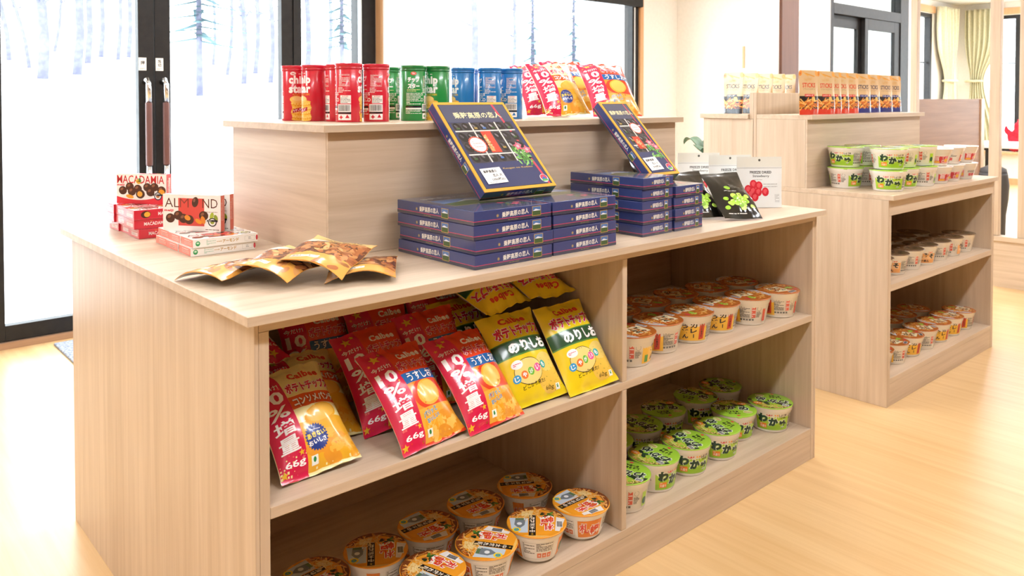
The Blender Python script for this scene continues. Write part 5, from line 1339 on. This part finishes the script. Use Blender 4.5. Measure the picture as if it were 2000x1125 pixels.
pouch('fruit_pouch', SP, 'pale strawberry pouch standing rightmost with its red berries in full view', 'fruit pouch', 1.792, .147, ZT + .0006, -37, 3, GF)
pouch('fruit_pouch', SP, 'pale strawberry pouch standing in the middle, overlapped by the rightmost one', 'fruit pouch', 1.800, .262, ZT + .0006, -33, 3, GF)
pouch('fruit_pouch', SP, 'pale strawberry pouch standing at the back left behind the black pouches', 'fruit pouch', 1.812, .398, ZT + .0006, -37, 3, GF)
def grape_art(W, H):
    a = Art(); r = random.Random(4); a.rect(0, H * .9, W, H, '#2e2c26', 1)
    a.ell(W * .44, H * .93, .004, .004, '#e8e8e0', 1.5, 12)
    a.ell(W * .42, H * .60, .010, .007, '#8ebc3a', 1.5, 14, -.3); a.fine(W * .3, H * .52, W * .92, H * .545, 1, '#c8c8c0', 1.5, 3); a.fine(W * .5, H * .60, W * .9, H * .68, 3, '#6a6a62', 1.5, 7)
    for k in range(40):
        x, y = r.gauss(.55, .16), r.gauss(.30, .065); x = min(max(x, .2), .92); y = min(max(y, .16), .44)
        a.ell(W * x, H * y, .0085, .0075, r.choice(['#9fd03a', '#86b82e', '#b8e05a', '#a8d848']), 1.5 + .8 * k / 40, 12); 
    for k in range(10): a.ell(W * r.gauss(.55, .12), H * r.gauss(.31, .05), .003, .002, '#e8f6b0', 2.5, 8)
    a.fine(W * .15, H * .07, W * .85, H * .10, 1, '#d8d8d0', 1.5, 9)
    return a
mat('print_black_foil', '#14130f', .16, coat=.35)
GP = make_pouch('fruit_pouch_dark', .125, .192, .011, grape_art(.125, .192), 'print_black_foil', '#26241f', seed=8, wr_amp=.006)
GQ = 'black green grape pouches'
pouch('fruit_pouch', GP, 'glossy black grape pouch leaning in front of the pale pouches', 'fruit pouch', 1.500, .022, ZT + .006, -27, 52, GQ, 0)
pouch('fruit_pouch', GP, 'glossy black grape pouch mostly hidden beside the narrow gift box stack', 'fruit pouch', 1.428, .105, ZT + .008, -25, 52, GQ, 0)
pouch('fruit_pouch', GP, 'glossy black grape pouch whose top shows above the narrow gift box stack', 'fruit pouch', 1.378, .236, ZT + .008, -4, 22, GQ, 0)

# fries pouches
def fries_art(W, H, col, dark):
    a = Art(); r = random.Random(6); a.rect(0, 0, W, H, '#dcb98a', 1)
    a.rect(0, 0, W, H * .125, col, 1.4); a.rect(0, H * .125, W, H * .15, '#7a3a1e', 1.5); a.rect(0, H * .15, W, H * .42, '#231f1e', 1.3)
    for k in range(46):
        x, y = r.uniform(0, W), H * r.uniform(.15, .30 + .09 * math.sin(x / W * pi) if False else .34); an = r.uniform(-.7, .9); l = .016
        a.strip([(x - l * math.cos(an), y - l * math.sin(an)), (x + l * math.cos(an), y + l * math.sin(an))], .0055, r.choice(['#e8923a', '#d87a28', '#f0a850', '#c8662a', '#f2b868']), 1.7 + .8 * k / 46)
    a.poly([(W * .58, H * .32), (W * .82, H * .30), (W * .75, H * .42), (W * .66, H * .46)], '#f0c060', 2.7)
    a.text('STICKS', W * .50, H * .665, W * .66, H * .105, dark, 2, .02); a.text('フライドポテト', W * .50, H * .575, W * .62, H * .05, '#6a4a3a', 2, -.01)
    a.rect(W * .24, H * .405, W * .76, H * .465, col, 3); a.text('じゃがバター風味' if col == '#d8402a' else 'うましお味', W * .50, H * .435, W * .44, H * .038, '#fdf2ea', 3.4, .02)
    a.text('Fried Potato', W * .48, H * .80, W * .34, H * .07, '#d89a3a', 2, -.01, rot=.12); a.ell(W * .07, H * .93, .014, .011, '#e8933c', 2, 14); a.ell(W * .93, H * .93, .014, .011, '#f0a850', 2, 14)
    a.strip([(W * .2, H * .97), (W * .5, H * .87)], .005, '#e8b05a', 2); a.strip([(W * .35, H * .93), (W * .8, H * .86)], .005, '#e0a048', 2); a.ell(W * .07, H * .925, .005, .004, '#c86a3a', 2.4, 8)
    return a
FP = {'red': make_pouch('fries_pouch_red', .138, .182, .0055, fries_art(.138, .182, '#d8402a', '#d8452c'), '#dcb98a', '#b9a890', seed=3, stand=True, corner=.02),
      'blue': make_pouch('fries_pouch_blue', .138, .182, .0055, fries_art(.138, .182, '#27357e', '#232a52'), '#dcb98a', '#b9a890', seed=4, stand=True, corner=.02),
      'black': make_pouch('fries_pouch_black', .135, .182, .009, fries_art(.135, .182, '#2a2a30', '#2a2624'), '#dcb98a', '#b9a890', seed=5, stand=True, corner=.02)}
GS = 'fries pouches on the stepped riser'
xs = [2.531, 2.702, 2.791, 2.888, 3.01, 3.164, 3.294, 3.465, 3.599]
for k, x in enumerate(xs):
    kind = 'red' if k < 5 else 'blue'
    o = pouch('fries_pouch', FP[kind], 'fries pouch with %s, %s from the left of the row' % ('red lettering and red base' if k < 5 else 'navy lettering and blue base', ORD[k]), 'fries pouch', x, .373 + .0135 * k, ZBR + .0005, -4, 1.5, GS)
GS2 = 'fries pouches on the unit behind'
for k, (x, y) in enumerate(((2.545, .740), (2.670, .740), (2.785, .735), (2.895, .735), (2.985, .73))):
    pouch('fries_pouch', FP['black'], 'fries pouch with black lettering on the rear unit, %s from the left' % ORD[k], 'fries pouch', x, y, ZBR + .0005, -108 - 2 * k, 1, GS2)
